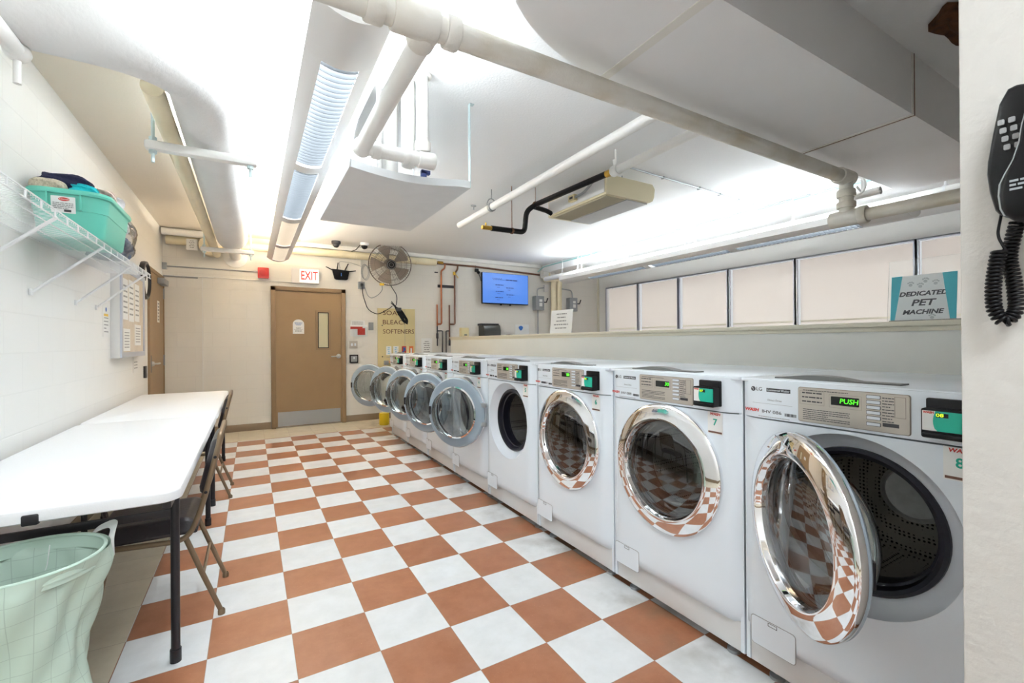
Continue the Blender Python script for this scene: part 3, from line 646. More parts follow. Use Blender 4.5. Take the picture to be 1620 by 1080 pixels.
lb = MB().slab((TB.x-.012, TB.y-.2865, TB.z+.155), X, .095, .085, .002, .003, up=(0, -.10, 1)).build('label', 'paper', t)
MB().lathe([(0, 0), (.022, 0), (.022, .0008), (0, .0008)], (0, 0, 0), (0, -1, 0), 24).build('red_oval', 'red', lb)
ov = [c for c in lb.children][0]; ov.location = Vector((TB.x-.008, TB.y-.2935, TB.z+.182))-TB; ov.scale = (1, 1, .42)
ov.data.transform(Matrix.Translation(TB))
text('Rubbermaid', .009, (TB.x-.008, TB.y-.2948, TB.z+.182), X, 'paper', lb, 'oval_letters', width=.036)
lines((TB.x-.012, TB.y-.2905, TB.z+.148), X, .08, 4, .009, .004, 'inkl', lb, seed=21, up=(0, -.10, 1))
lines((TB.x+.005, TB.y-.288, TB.z+.124), X, .028, 1, .01, .012, 'ink', lb, 'bar_code', seed=22, up=(0, -.10, 1))
def blob(name, label, cat, c, s, m, amp, seed, group=None, nu=44, nv=24):
    rnd = random.Random(seed); ph = [(rnd.uniform(2, 6), rnd.uniform(2, 5), rnd.uniform(0, 6)) for _ in range(7)]
    def f(u, v):
        a = 2*PI*u; b = PI*(v-.5); w = 1+sum(amp*math.sin(p*a+q*b*2+r) for p, q, r in [(round(p), q, r) for p, q, r in ph])
        sg = lambda t, e: math.copysign(abs(t)**e, t)
        return Vector((c[0]+s[0]*sg(math.cos(a), .75)*sg(math.cos(b), .6)*w, c[1]+s[1]*sg(math.sin(a), .75)*sg(math.cos(b), .6)*w, c[2]+s[2]*sg(math.sin(b), .7)*w))
    o = MB().grid(f, nu, nv, True).build(name, m, smooth=80); return tag(o, label, cat, group)
tz = TB.z+.20
blob('beige_fleece', 'folded beige fleece blanket at the near end of the aqua tub', 'blanket', (TB.x-.085, TB.y-.225, tz+.058), (.072, .055, .036), 'fleece', .02, 1)
blob('navy_blanket', 'dark navy blanket bunched behind the beige fleece in the aqua tub', 'blanket', (TB.x-.055, TB.y-.085, tz+.100), (.115, .072, .066), 'navy', .045, 2)
blob('turquoise_shirt', 'turquoise shirt stuffed in the middle of the aqua tub', 'shirt', (TB.x+.055, TB.y-.205, tz+.052), (.055, .07, .032), 'tealc', .05, 3)
blob('patterned_cloth', 'pale patterned cloth beside the turquoise shirt in the tub', 'cloth', (TB.x+.085, TB.y+.03, tz+.085), (.05, .08, .045), 'cloth', .04, 4)
blob('white_towel', 'crumpled white towel at the far end of the aqua tub', 'towel', (TB.x+.06, TB.y+.205, tz+.095), (.08, .06, .055), 'whitec', .05, 5)
t = thing('laundry_bag', 'clear plastic bag of laundry on the shelf beyond the aqua tub', 'bag', (-1.0, .42, 1.84))
o = blob('striped_laundry', '', '', (-1.005, .42, 1.940), (.120, .19, .075), 'blucl', .05, 8); o.parent = t; o.data.transform(Matrix.Translation((1.0, -.42, -1.84)))
p_ = blob('pale_laundry', '', '', (-1.0, .38, 2.085), (.110, .15, .062), 'whitec', .05, 9); p_.parent = t; p_.data.transform(Matrix.Translation((1.0, -.42, -1.84)))
q_ = blob('plastic_film', '', '', (-1.0, .42, 2.010), (.138, .215, .150), 'plast', .03, 10); q_.parent = t; q_.data.transform(Matrix.Translation((1.0, -.42, -1.84)))
for k in (o, p_, q_):
    del k['label']; del k['category']

# ------------------------------------------------------------------ ceiling lamps: curved steel body, lenses below, lit tubes on top
def lamp(name, label, x, w, zb, y0, y1, lenses, hang, lens_n, tubes_warm_from=None):
    t = thing(name, label, 'ceiling lamp', (x, (y0+y1)/2, zb))
    K = 12; hs = .085 if tubes_warm_from else .125; uo = .54
    bot = lambda u: (x+u*w/2, zb+.055*u*u+.004)
    top = lambda s_: [(x+s_*(w/2-.004), zb+hs), (x+s_*(w/2-.012), zb+hs), (x+s_*w*.32, zb+.088)]
    full = [bot(-1+2*k/K) for k in range(K+1)]+top(1)+top(-1)[::-1]
    half = lambda s_: [bot(s_*(uo+(1-uo)*k/4)) for k in range(5)]+top(s_)+[(x+s_*uo*w/2, zb+.088)]
    mb = MB(); cuts = [y0]+[v for ab in lenses for v in ab]+[y1]
    for a, b in zip(cuts[::2], cuts[1::2]): mb.prism([(p, a, q) for p, q in full], (0, b-a, 0))
    for a, b in lenses:
        for s_ in (-1, 1): mb.prism([(p, a, q) for p, q in half(s_)], (0, b-a, 0))
        mb.b2((x-w*.32, a, zb+.080), (x+w*.32, b, zb+.087))
    mb.build('lamp_body', 'lampw', t)
    for i, (a, b) in enumerate(lenses):
        lit = i < lens_n
        MB().grid(lambda u, v: Vector((x+(u-.5)*w*uo*.99, a+.004+(b-a-.008)*v, zb+.056)), 3, 20).build('lens', ('lens' if tubes_warm_from else 'lensr') if lit else 'lens2', t, fix=False)
        fr = MB(); yy = a+.02
        while yy < b-.01:
            P = [bot(uo*(-1+2*k/8)) for k in range(9)]
            fr.prism([(p, yy, q-.001) for p, q in P]+[(x+uo*w/2, yy, zb+.046), (x-uo*w/2, yy, zb+.046)], (0, .0025, 0)); yy += .045
        fr.build('louvre', 'louvre' if lit else 'louvre2', t)
    ym = tubes_warm_from if tubes_warm_from else y1
    for s in (-.22, .22):
        MB().tube([(x+s*w, y0+.08, zb+.115), (x+s*w, ym-.08, zb+.115)], .013, 8).build('fluorescent_tube', 'tube' if tubes_warm_from else 'tuber', t)
        if ym < y1: MB().tube([(x+s*w, ym, zb+.115), (x+s*w, y1-.08, zb+.115)], .013, 8).build('fluorescent_tube', 'tubew', t)
    for y, zt in hang: MB().tube([(x, y, zb+.085), (x, y, zt)], .004, 6).lathe([(0, 0), (.03, 0), (.03, -.012), (0, -.014)], (x, y, zt), (0, 0, 1), 16).build('hanger_rod', 'wire', t)
    return t
lamp('ceiling_lamp', 'long white lamp with glowing ribbed lenses hanging above the checkered floor', .192, .285, 2.425, -1.99, 3.55, [(-1.66, -.42), (-.30, 1.02), (1.17, 2.36), (2.50, 3.45)], [(-1.75, ZR), (.4, ZR), (2.2, ZC), (3.3, ZC)], 2, 1.10)
lamp('ceiling_lamp', 'long white lamp along the window side beneath a white pipe', 4.72, .30, 2.29, -2.12, 2.75, [(-1.75, -.55), (-.45, .75), (.85, 2.05)], [(-1.6, ZC), (.2, ZC), (2.3, ZC)], 3)

# ------------------------------------------------------------------ insulated pipe with its elbow, and the pipes beside it
t = thing('insulated_pipe', 'big white canvas-wrapped pipe curving along the ceiling above the tables', 'pipe', (-.335, 1, 2.36))
MB().tube(fillet([(XL+.02, -1.33, 2.54), (-.335, -1.33, 2.54), (-.335, 2.52, 2.52)], .42, 16), .160, 40).build('pipe_wrap', 'insul', t, smooth=60)
MB().tube([(-.335, 2.52, 2.52), (-.335, 2.60, 2.52)], [.16, .13], 40).tube([(-.335, 2.6, 2.52), (-.335, YB, 2.52)], .075, 24).build('pipe_end', 'pipe', t)
t = tag(MB().lathe([(0, 0), (.150, 0), (.150, .012), (.14, .016), (0, .016)], (-.335, YB, 2.50), (0, -1, 0), 40).build('wall_cover_plate', 'wall'), 'round cover plate on the back wall under the end of the big white pipe', 'cover plate')
t = tag(MB().tube([(-.543, -1.02, 2.47), (-.543, 3.55, 2.47)], .046, 20).build('yellowed_pipe', 'cream'), 'slim yellowed pipe running along the left of the big wrapped pipe', 'pipe')
def trapeze(y, x0, x1, z, ztops, label):
    t = thing('pipe_hanger', label, 'pipe hanger', ((x0+x1)/2, y, z), 'trapeze hangers under the big wrapped pipe')
    MB().b2((x0-.035, y-.03, z-.045), (x1+.035, y+.03, z+.004), .012).build('hanger_bar', 'pipe', t)
    for x, zt in ((x0, ztops[0]), (x1, ztops[1])):
        MB().tube([(x, y, z-.11), (x, y, zt)], .0085, 8).lathe([(.0, -.062), (.018, -.062), (.018, -.034), (.024, -.03)], (x, y, z), (0, 0, 1), 8).lathe([(.018, .006), (.018, .026), (0, .026)], (x, y, z), (0, 0, 1), 8).build('threaded_rod', 'strap', t)
trapeze(-.62, -.60, -.145, 2.352, (ZR, ZR), 'trapeze hanger under the big wrapped pipe, just past its elbow')
trapeze(2.42, -.60, -.145, 2.352, (ZC, ZC), 'trapeze hanger under the far end of the big wrapped pipe')
t = thing('pipe_hanger', 'rounded pipe hanger beside the left wall, under the big pipe elbow', 'pipe hanger', (-.90, -1.32, 2.35), 'trapeze hangers under the big wrapped pipe')
MB().tube(fillet([(-.9, -1.62, 2.36), (-.9, -1.30, 2.36), (-.9, -1.27, 2.42)], .04), .03, 12).sphere((-.9, -1.30, 2.36), .04, (1, 1.1, .9)).build('hanger_bar', 'pipe', t)
MB().tube([(-.9, -1.30, 2.24), (-.9, -1.30, 2.46)], .012, 10).lathe([(0, .045), (.02, .045), (.02, .075), (0, .075)], (-.9, -1.30, 2.36), (0, 0, 1), 8).build('threaded_rod', 'pipe', t)

# ------------------------------------------------------------------ drain pipe across the ceiling with tees
def collar(mb, p, ax, r, l): return mb.lathe([(0, -l/2), (r*.94, -l/2), (r, -l/2+.006), (r, l/2-.006), (r*.94, l/2), (0, l/2)], p, ax, 24)
DY, DZ_ = -2.17, 2.38
t = thing('drain_pipe', 'thick off-white drain pipe with tees crossing under the ceiling duct', 'pipe', (1.8, DY, DZ_))
MB().tube([(-.1, DY, DZ_), (3.46, DY, DZ_)], .043, 24).build('main_run', 'pipeg', t)
def fit(nm, m, par, *a): return collar(MB(), *a).build(nm, m, par)
for a in (((.215, DY, DZ_), X, .055, .06), ((.355, DY, DZ_), X, .056, .16), ((.49, DY, DZ_), X, .056, .05), ((3.40, DY, DZ_), X, .054, .16), ((.40, DY+.05, DZ_-.005), Y_, .052, .09)): fit('pipe_fitting', 'pipeg', t, *a)
MB().tube([(.405, DY, DZ_-.005), (.378, -1.26, 2.315), (.375, -1.20, 2.31)], .040, 24).sphere((.375, -1.20, 2.31), .052).tube([(.375, -1.20, 2.31), (.755, -1.20, 2.31)], .038, 24).build('branch_run', 'pipe', t)
for a in (((.45, -1.2, 2.31), X, .047, .04), ((.615, -1.2, 2.31), X, .046, .03), ((.735, -1.2, 2.31), X, .048, .10)): fit('pipe_fitting', 'pipe', t, *a)
MB().tube([(.715, -1.2, 2.31), (.715, -1.2, ZC)], .035, 24).lathe([(0, -.012), (.055, -.012), (.055, 0)], (.715, -1.2, ZC), (0, 0, 1), 24).lathe([(.045, -.03), (.047, 0), (.045, .03)], (.715, -1.2, 2.38), (0, 0, 1), 24).build('riser', 'pipe', t)
MB().tube([(3.43, DY, DZ_), (3.43, DY, 2.08)], .042, 24).build('drop_pipe', 'pipeg', t)
for a in (((3.43, DY, 2.27), Z, .056, .05), ((3.43, DY, 2.19), Z, .056, .04), ((3.43, DY+.01, 2.10), Y_, .056, .17), ((3.43, DY-.10, 2.10), Y_, .060, .05)): fit('pipe_fitting', 'pipeg', t, *a)
MB().tube([(3.43, DY, 2.10), (3.43, YF+.01, 2.085)], .042, 24).build('lower_run', 'pipeg', t)
for x, y, r, lab, zb in ((.60, -.92, .050, 'thick white standpipe behind the branch pipe above the hanging pan', 2.262), (.665, -1.09, .040, 'white standpipe just left of the riser above the hanging pan', 2.30), (.52, -.98, .014, 'thin white pipe among the standpipes above the hanging pan', 2.26)):
    tag(MB().tube([(x, y, zb), (x, y, ZC)], r, 20).build('standpipe', 'pipe'), lab, 'pipe', 'white standpipes above the hanging pan')

# ------------------------------------------------------------------ rectangular duct with a curved elbow towards the camera
t = thing('ceiling_duct', 'large off-white rectangular duct below the ceiling at the upper right', 'duct', (2.8, -2.4, 2.45))
ZD, YD0, YD1 = 2.47, -2.69, -2.115
P = [(1.26, YD1)]; P += [(1.26-.95*math.sin(a)**1.0*1.0, YD1-.95*(1-math.cos(a))) for a in [k*PI/2/14 for k in range(1, 15)]]
P += [(.31, -3.30), (1.02, -3.30)] + [(1.28-.26*math.cos(a), -2.95+.26*math.sin(a)) for a in [k*PI/2/6 for k in range(7)]]
MB().prism([(x, y, ZD) for x, y in P], (0, 0, ZC-ZD)).build('duct_elbow', 'duct', t, smooth=20)
MB().b2((1.262, YD0, ZD), (2.955, YD1, ZC)).build('duct_run', 'duct', t); MB().b2((2.96, YD0, ZD), (4.47, YD1, ZC)).build('duct_run', 'duct', t)
for x in (1.262, 2.955): MB().b2((x-.022, YD0-.004, ZD-.004), (x+.022, YD1+.004, ZC)).build('seam_band', 'seamc', t)
MB().b2((2.953, YD0-.006, ZD-.006), (2.959, YD1+.006, ZC)).build('seam_gap', 'inkb', t)
# torn ceiling patch
rnd = random.Random(3); P = []
for k in range(30): a = 2*PI*k/30; r_ = 1+.12*math.sin(3*a+1)+.10*math.sin(7*a)+.05*rnd.uniform(-1, 1); P.append((2.86+.24*r_*math.cos(a), -2.95+.115*r_*math.sin(a)))
mb = MB(); mb.prism([(x, y, ZC-.035-.012*rnd.random()) for x, y in P], (0, 0, .035)); mb.sphere((2.80, -2.96, ZC-.03), .10, (1.6, .8, .5)).sphere((2.98, -2.93, ZC-.03), .07, (1.2, .9, .8))
tag(mb.build('exposed_insulation', 'rust'), 'rust-brown insulation showing through a torn hole in the ceiling, top right', 'insulation')

# ------------------------------------------------------------------ hanging metal pan
t = thing('drip_pan', 'white sheet-metal drip pan hanging below the standpipes on straps', 'drip pan', (.70, -.42, 2.25))
def panbot(u, v):
    x = .338+(1.078-.338)*u; y = -1.065+(.20+1.065)*v
    return Vector((x, y, 2.25-.030*math.sin(PI*min(1, u/.90))*(1-v)**2*(1 if u < .9 else .6)))
mb = MB(); mb.grid(panbot, 24, 16)
mb.grid(lambda u, v: panbot(u, 0)+Vector((0, 0, .042*v)), 24, 2); mb.grid(lambda u, v: panbot(u, 1)+Vector((0, 0, .042*v)), 24, 2)
mb.grid(lambda u, v: panbot(1, u)+Vector((0, 0, .042*v)), 16, 2); mb.grid(lambda u, v: panbot(0, u)+Vector((0, 0, .042*v)), 16, 2)
o = mb.build('pan_tray', 'pan', t); md = o.modifiers.new('thick', 'SOLIDIFY'); md.thickness = .003
mb = MB(); mb.grid(lambda u, v: Vector((.338+(.12*v**1.5), -1.065+1.1*u, 2.25+(ZC-2.25)*v)), 2, 12)
o = mb.build('side_sheet', 'pan', t); md = o.modifiers.new('thick', 'SOLIDIFY'); md.thickness = .003
for x, y in ((1.080, -1.05), (1.080, .12)):
    MB().b2((x-.002, y-.014, 2.25), (x+.002, y+.014, ZC-.005)).b2((x-.002, y-.014, ZC-.006), (x+.03, y+.014, ZC-.002)).build('strap', 'strap', t)
mb = MB(); mb.b2((.80, -.93, 2.262), (.835, -.90, 2.36), .004).b2((.80, -.93, 2.34), (.86, -.90, 2.365), .004)
tag(mb.build('pump_handle', 'navyp'), 'small dark blue handle standing in the hanging pan', 'handle')
tag(MB().tube(fillet([(.83, -.99, 2.262), (.93, -.98, 2.262), (.98, -.9, 2.262)], .03), .008, 8).build('hose', 'blk'), 'short black hose lying in the hanging pan', 'hose')

# ------------------------------------------------------------------ unit heater and its pipes
t = thing('ceiling_heater', 'beige heater unit hung below the ceiling beside the black pipe', 'heater', (2.84, -.27, 2.55))
HX0, HX1, HY0, HY1, HZ0, HZ1 = 2.545, 3.14, -.72, .16, 2.55, 2.725
prof = [(HX0, HZ0), (HX1-.06, HZ0), (HX1-.02, HZ0+.02), (HX1, HZ0+.06), (HX1+.01, HZ1-.04), (HX1-.02, HZ1), (HX0, HZ1)]
MB().prism([(x, HY0, z) for x, z in prof], (0, HY1-HY0, 0)).build('housing', 'acbeige', t)
g = MB().b2((HX0+.03, HY0+.04, HZ0-.006), (HX0+.25, HY1-.04, HZ0)); g.build('intake_grille', 'acgrille', t)
g = MB(); y = HY0+.05
while y < HY1-.05: g.b2((HX0+.035, y, HZ0-.009), (HX0+.245, y+.004, HZ0-.005)); y += .014
g.build('grille_slats', 'acgrille', t)
MB().b2((HX0+.27, HY0+.03, HZ0-.007), (HX1-.06, HY1-.03, HZ0)).build('access_panel', 'acgrey', t)
MB().b2((HX0-.006, HY0+.02, HZ0+.02), (HX0, HY1-.02, HZ1-.02)).build('back_plate', 'lampw', t)
jb = MB().b2((HX0-.05, -.33, HZ0+.045), (HX0-.006, -.24, HZ0+.105), .004).build('junction_box', 'tan', t); MB().b2((HX0-.054, -.31, HZ0+.065), (HX0-.05, -.265, HZ0+.085)).build('switch', 'ink', jb)
MB().tube(fillet([(HX0-.03, -.33, HZ0+.075), (HX0-.03, -.45, HZ0+.08), (HX0-.03, -.62, HZ0+.16)], .05), .012, 10).build('flex_conduit', 'galv', t)
for y in (HY0+.12, HY1-.12): MB().tube([(2.85, y, HZ1), (2.85, y, ZC)], .006, 6).build('hanger_rod', 'galv', t)
t = thing('ceiling_pipe', 'long white pipe running below the ceiling left of the heater', 'pipe', (1.96, -.4, 2.62), 'white pipes near the ceiling heater')
MB().tube([(1.968, -2.10, 2.625), (1.958, 1.12, 2.62)], .036, 20).build('pipe_run', 'pipe', t)
mb = MB(); mb.tube([(1.957, .32, 2.62), (1.957, .32, 2.60)], .004, 6); collar(mb, (1.957, .32, 2.62), Y_, .046, .04); mb.tube([(1.957+.05*math.cos(a), .32, 2.635+.07*math.sin(a)) for a in [k*PI/10 for k in range(11)]], .005, 6).tube([(1.957, .32, 2.70), (1.957, .32, ZC)], .004, 6)
mb.build('clevis_hanger', 'galv', t)
MB().tube([(1.90, .62, 2.665), (1.90, .62, 2.70)], .008, 8).lathe([(0, 0), (.03, 0), (.03, .008), (0, .008)], (1.90, .62, 2.70), (0, 0, 1), 16).build('valve_handle', 'galv', t)
t = thing('ceiling_pipe', 'short white pipe ending in a white valve above the heater corner', 'pipe', (2.39, -1.4, 2.62), 'white pipes near the ceiling heater')
MB().tube([(2.385, -2.10, 2.63), (2.395, -.99, 2.63)], .033, 20).build('pipe_run', 'pipe', t)
mb = MB(); collar(mb, (2.395, -1.00, 2.63), Y_, .044, .07); mb.tube([(2.395, -1.0, 2.64), (2.40, -.98, 2.72)], .016, 10).tube([(2.395, -1.0, 2.66), (2.395, -1.0, ZC)], .008, 8); mb.build('valve', 'pipe', t)
MB().tube([(2.39, -.96, 2.63), (2.385, -.90, 2.63)], .028, 14).build('brass_union', 'brass', t)
t = thing('insulated_hot_pipe', 'black insulated pipe with bends, hung beside the beige heater', 'pipe', (2.25, .1, 2.45))
MB().tube(fillet([(2.38, -.90, 2.63), (2.31, .06, 2.625), (2.235, .10, 2.56), (2.235, .14, 2.36), (1.86, .14, 2.355)], .05), .026, 16).build('pipe_run', 'blk', t)
MB().tube(fillet([(2.30, .05, 2.60), (2.48, .10, 2.60), (2.54, .10, 2.58)], .04), .024, 12).build('heater_branch', 'blk', t)
MB().tube([(1.87, .14, 2.355), (1.76, .14, 2.353)], .020, 12).tube([(1.80, .14, 2.353), (1.80, .14, 2.40)], .008, 8).build('brass_valve', 'brass', t)
mb = MB(); collar(mb, (2.31, .05, 2.625), Y_, .032, .02); collar(mb, (2.09, .14, 2.357), X, .032, .02); mb.tube([(2.31, .05, 2.64), (2.31, .05, ZC)], .004, 6).tube([(2.09, .14, 2.38), (2.09, .14, ZC)], .004, 6); mb.build('copper_clamp', 'copperd', t)
t = thing('ceiling_conduit', 'thin grey conduit clipped to the ceiling beyond the heater', 'conduit', (3.9, -.72, 2.79))
MB().tube(fillet([(2.75, -.80, ZC-.012), (4.80, -.70, ZC-.012), (4.94, -.70, ZC-.012), (4.94, -1.2, ZC-.012)], .1), .008, 8).build('conduit_run', 'galv', t)
for x in (3.2, 3.75, 4.1, 4.45): MB().b2((x-.006, -.80+.05*(x-2.75)-.012-.003, ZC-.026), (x+.006, -.80+.05*(x-2.75)+.02, ZC), .002).build('clip', 'galv', t)
t = thing('ceiling_conduit', 'pale teal conduit in the corner between the ceiling and the window beam', 'conduit', (4.93, 0, 2.78))
MB().tube(fillet([(4.935, YF+.05, ZC-.035), (4.935, 3.3, ZC-.035), (4.86, 3.66, ZC-.06), (4.82, YB-.05, 2.66)], .12), .010, 8).build('conduit_run', 'tealc2', t)
for y in (-2.2, -1.3, -.4, .5, 1.4, 2.3): MB().b2((4.925, y-.01, ZC-.05), (4.96, y+.01, ZC-.02)).build('clip', 'wire', t)
# white pipe above the window lamp
t = thing('window_side_pipe', 'long white pipe on hangers just above the window side lamp', 'pipe', (4.80, .2, 2.45))
MB().tube([(4.80, YF+.02, 2.47), (4.80, 3.50, 2.475)], .045, 20).build('pipe_run', 'pipe', t)
for y in (-2.3, -1.1, .1, 1.3, 2.5, 2.95):
    MB().tube([(4.80-.02, y, 2.52), (4.80, y, 2.60), (4.80+.02, y, 2.52)], .005, 6).tube([(4.80, y, 2.60), (4.80, y, ZC)], .006, 8).lathe([(.046, -.01), (.05, -.01), (.05, .01), (.046, .01)], (4.80, y, 2.472), (0, 1, 0), 20).build('clevis_hanger', 'wire', t)
t = thing('shutoff_valve', 'white valve with a round handwheel above the lower drain run', 'valve', (4.2, -2.05, 2.5))
MB().tube([(4.1, -2.12, 2.42), (4.1, -1.93, 2.42)], .03, 16).tube([(4.1, -2.0, 2.42), (4.1, -2.0, ZC)], .012, 10).build('valve_body', 'pipe', t)
MB().tube([(4.0, -2.0+.06*math.cos(2*PI*k/24), 2.47+.07*math.sin(2*PI*k/24)) for k in range(24)], .009, 8, closed=True).tube([(4.0, -2.0, 2.47), (4.1, -2.0, 2.43)], .008, 8).build('handwheel', 'pipe', t)

# ------------------------------------------------------------------ along the back wall
def BW(x, z, d=.0): return Vector((x, YB-d, z))
t = thing('wall_pipe', 'yellowed pipe along the top of the back wall behind the fan', 'pipe', (.9, YB-.06, 2.62))
MB().tube([BW(-1.12, 2.655, .075), BW(2.66, 2.665, .075)], .058, 20).build('pipe_run', 'cream', t)
mb = MB()
for x in (-.6, .35, 1.3, 2.3): collar(mb, BW(x, 2.66, .075), X, .062, .02)
mb.build('band', 'cream', t)
t = thing('wall_pipe', 'white pipe turning down from the ceiling corner at the far left of the back wall', 'pipe', (-.9, YB-.2, 2.75))
MB().tube(fillet([BW(-1.15, 2.74, .20), BW(-.52, 2.735, .20), (-.52, 3.4, 2.60)], .12), .048, 18).build('pipe_run', 'pipe', t)
tag(MB().lathe([(.06, 0), (.13, -.01), (.135, .16), (.06, .2), (0, .2)], BW(-.62, 2.60, .05), (0, -1, 0), 28).build('pipe_coupling', 'cream'), 'bulky yellowed pipe coupling in the upper left corner of the back wall', 'pipe coupling')
t = tag(MB().b2(BW(.32, 2.735, .0), BW(4.9, 2.80, .055), .004).build('cable_trunking', 'pipe'), 'white boxed-in trunking along the top of the back wall', 'trunking')
t = thing('inspection_tag', 'small white card hanging from the pipes in the upper left corner', 'card', BW(-.83, 2.53, .16))
MB().slab(BW(-.83, 2.60, .155), X, .125, .15, .002).build('card_sheet', 'paper', t); lines(BW(-.83, 2.605, .158), X, .08, 5, .022, .008, 'inkl', t, seed=31, align=0)
for z0, z1, x1, lab in ((2.31, 2.31, -.057, 'upper thin conduit from the left corner to the red alarm'), (2.19, 2.185, .385, 'lower thin conduit running from the left corner to the exit sign')):
    t = thing('wall_conduit', lab, 'conduit', BW((XL+x1)/2, z0), 'thin conduits at the left of the back wall')
    MB().tube([BW(XL+.03, z0, .014), BW(x1, z1, .014)], .009 if z0 > 2.25 else .006, 8).build('conduit_run', 'galv' if z0 > 2.25 else 'pipe', t)
    MB().b2(BW(XL, z0-.045), BW(XL+.05, z0+.045, .04), .003).build('end_box', 'gbox', t) if z0 > 2.25 else MB().tube([BW(XL+.01, z0-.012, .014), BW(-.78, z0-.018, .014)], .010, 8).build('end_sleeve', 'galv', t)
t = thing('fire_alarm', 'red square fire alarm on the back wall left of the exit sign', 'fire alarm', BW(.012, 2.295))
MB().slab(BW(.012, 2.295), X, .145, .155, .05, .012).build('alarm_case', 'redp', t); MB().lathe([(.045, 0), (.05, .004), (.03, .007), (0, .006)], BW(.012, 2.295, .05), (0, -1, 0), 24).build('sounder', 'redp', t)
t = thing('exit_sign', 'lit EXIT sign with red letters above the taupe door', 'exit sign', BW(.575, 2.29))
MB().slab(BW(.575, 2.288), X, .385, .225, .06, .008).build('sign_case', 'lampw', t)
MB().slab(BW(.625, 2.288, .0602), X, .265, .195, .002, .004).build('lit_panel', 'exitp', t); text('EXIT', .185, BW(.625, 2.286, .0632), X, 'exitr', t, 'exit_letters', width=.235, bold=.0035)
t = thing('wifi_router', 'black wall-mounted router with four antennas right of the exit sign', 'router', BW(1.075, 2.27))
MB().prism([BW(.955, 2.425, .02), BW(.99, 2.275, .02), BW(1.015, 2.262, .02), BW(1.17, 2.262, .02), BW(1.19, 2.275, .02), BW(1.215, 2.41, .02), BW(1.085, 2.42, .02)], (0, -.035, 0)).build('router_body', 'blks', t)
MB().slab(BW(1.09, 2.345, .056), X, .012, .05, .001, .004).build('status_light', 'blue', t)
for a, b in (((.965, 2.41), (.865, 2.455)), ((1.03, 2.42), (1.045, 2.53)), ((1.15, 2.42), (1.20, 2.525)), ((1.21, 2.40), (1.315, 2.42))): MB().tube([BW(*a, .035), BW(*b, .04)], [.009, .007], 8).build('antenna', 'blk', t)
t = thing('wall_outlet', 'small grey outlet box on the back wall between router and fan', 'outlet', BW(1.40, 2.19))
MB().slab(BW(1.40, 2.195), X, .10, .11, .05, .006).build('outlet_box', 'gbox', t); MB().b2(BW(1.38, 2.17, .05), BW(1.42, 2.22, .085), .006).build('plug', 'blk', t)
tag(MB().tube([BW(1.40, 2.25, .02), BW(1.40, 2.60, .02)], .009, 8).build('riser_conduit', 'pipe'), 'thin white conduit rising from the outlet box to the yellowed pipe', 'conduit')
for x, y, lab, m1, m2 in ((.97, 3.50, 'dark dome smoke detector on the ceiling left of the white camera', 'ink', 'ink'), (1.37, 3.42, 'white dome camera with dark eye on the ceiling near the fan', 'lampw', 'blks')):
    t = thing('ceiling_sensor', lab, 'camera' if m1 == 'lampw' else 'smoke detector', (x, y, ZC))
    MB().lathe([(0, 0), (.065, 0), (.065, -.035), (.055, -.045), (0, -.045)], (x, y, ZC), (0, 0, 1), 28).build('base', m1, t)
    MB().lathe([(.048, -.045), (.045, -.07), (.028, -.09), (0, -.098)], (x, y, ZC), (0, 0, 1), 24).build('dome', m2, t)
    if m1 == 'lampw': MB().tube(fillet([(x-.06, y, ZC-.03), (x-.10, y+.12, ZC-.09), (x-.13, YB-.06, 2.72)], .05), .006, 8).build('cable', 'blk', t)
# wall fan
FY = 3.50; FC = Vector((1.785, FY, 2.515)); FA = Vector((-.10, -1, -.20)).normalized()
t = thing('wall_fan', 'large round wall fan with grey blades in a wire cage', 'fan', BW(1.83, 2.45))
fu = Vector((0, 0, 1)); fu = (fu-FA*fu.dot(FA)).normalized(); fv = FA.cross(fu)
def fp(r, a, d): return FC+(fu*math.cos(a)+fv*math.sin(a))*r+FA*d
mb = MB(); R_ = .335
for r, d in ((R_, 0), (R_-.003, .012), (.25, .085), (.16, .11), (.25, -.05)): mb.tube([fp(r, 2*PI*k/56, d) for k in range(56)], .006 if r > .33 else .0025, 6, closed=True)
for k in range(60):
    a = 2*PI*k/60; mb.tube([fp(.075, a, .12), fp(.16, a, .112), fp(.25, a, .087), fp(.31, a, .045), fp(R_, a, .005)], .0016, 4)
for k in range(30):
    a = 2*PI*(k+.5)/30; mb.tube([fp(.06, a, -.09), fp(.20, a, -.075), fp(.30, a, -.035), fp(R_, a, 0)], .0018, 4)
mb.build('wire_cage', 'fanw', t)
MB().lathe([(0, .128), (.055, .126), (.074, .12), (.076, .112), (0, .112)], FC, FA, 32).build('badge', 'blk', t)
MB().lathe([(.060, .1285), (.063, .1295), (.066, .1285)], FC, FA, 32).lathe([(.03, .1285), (.032, .1295), (.034, .1285)], FC, FA, 32).build('badge_ring', 'inkl', t)
mb = MB()
for k in range(5):
    a0 = 2*PI*k/5+.35
    def bl(u, v, a0=a0):
        r = .07+.235*u; wd = (.22+.34*math.sin(PI*min(1, u*1.1)*.55))*(.5 if u < .01 else 1); a = a0+(v-.5)*wd*1.35; return fp(r, a, -.01+.06*(v-.5))
    mb.grid(bl, 10, 7)
o = mb.build('blades', 'fanb', t); md = o.modifiers.new('thick', 'SOLIDIFY'); md.thickness = .003
MB().lathe([(0, -.20), (.07, -.195), (.085, -.12), (.075, -.03), (.05, .01), (.04, .05), (0, .06)], FC, FA, 28).build('motor', 'fanw', t)
MB().tube(fillet([FC-FA*.16, FC-FA*.20+Vector((0, 0, -.12)), BW(1.83, 2.36, .03), BW(1.83, 2.36, 0)], .05), .02, 12).b2(BW(1.78, 2.27), BW(1.88, 2.45, .02)).build('wall_bracket', 'fanw', t)
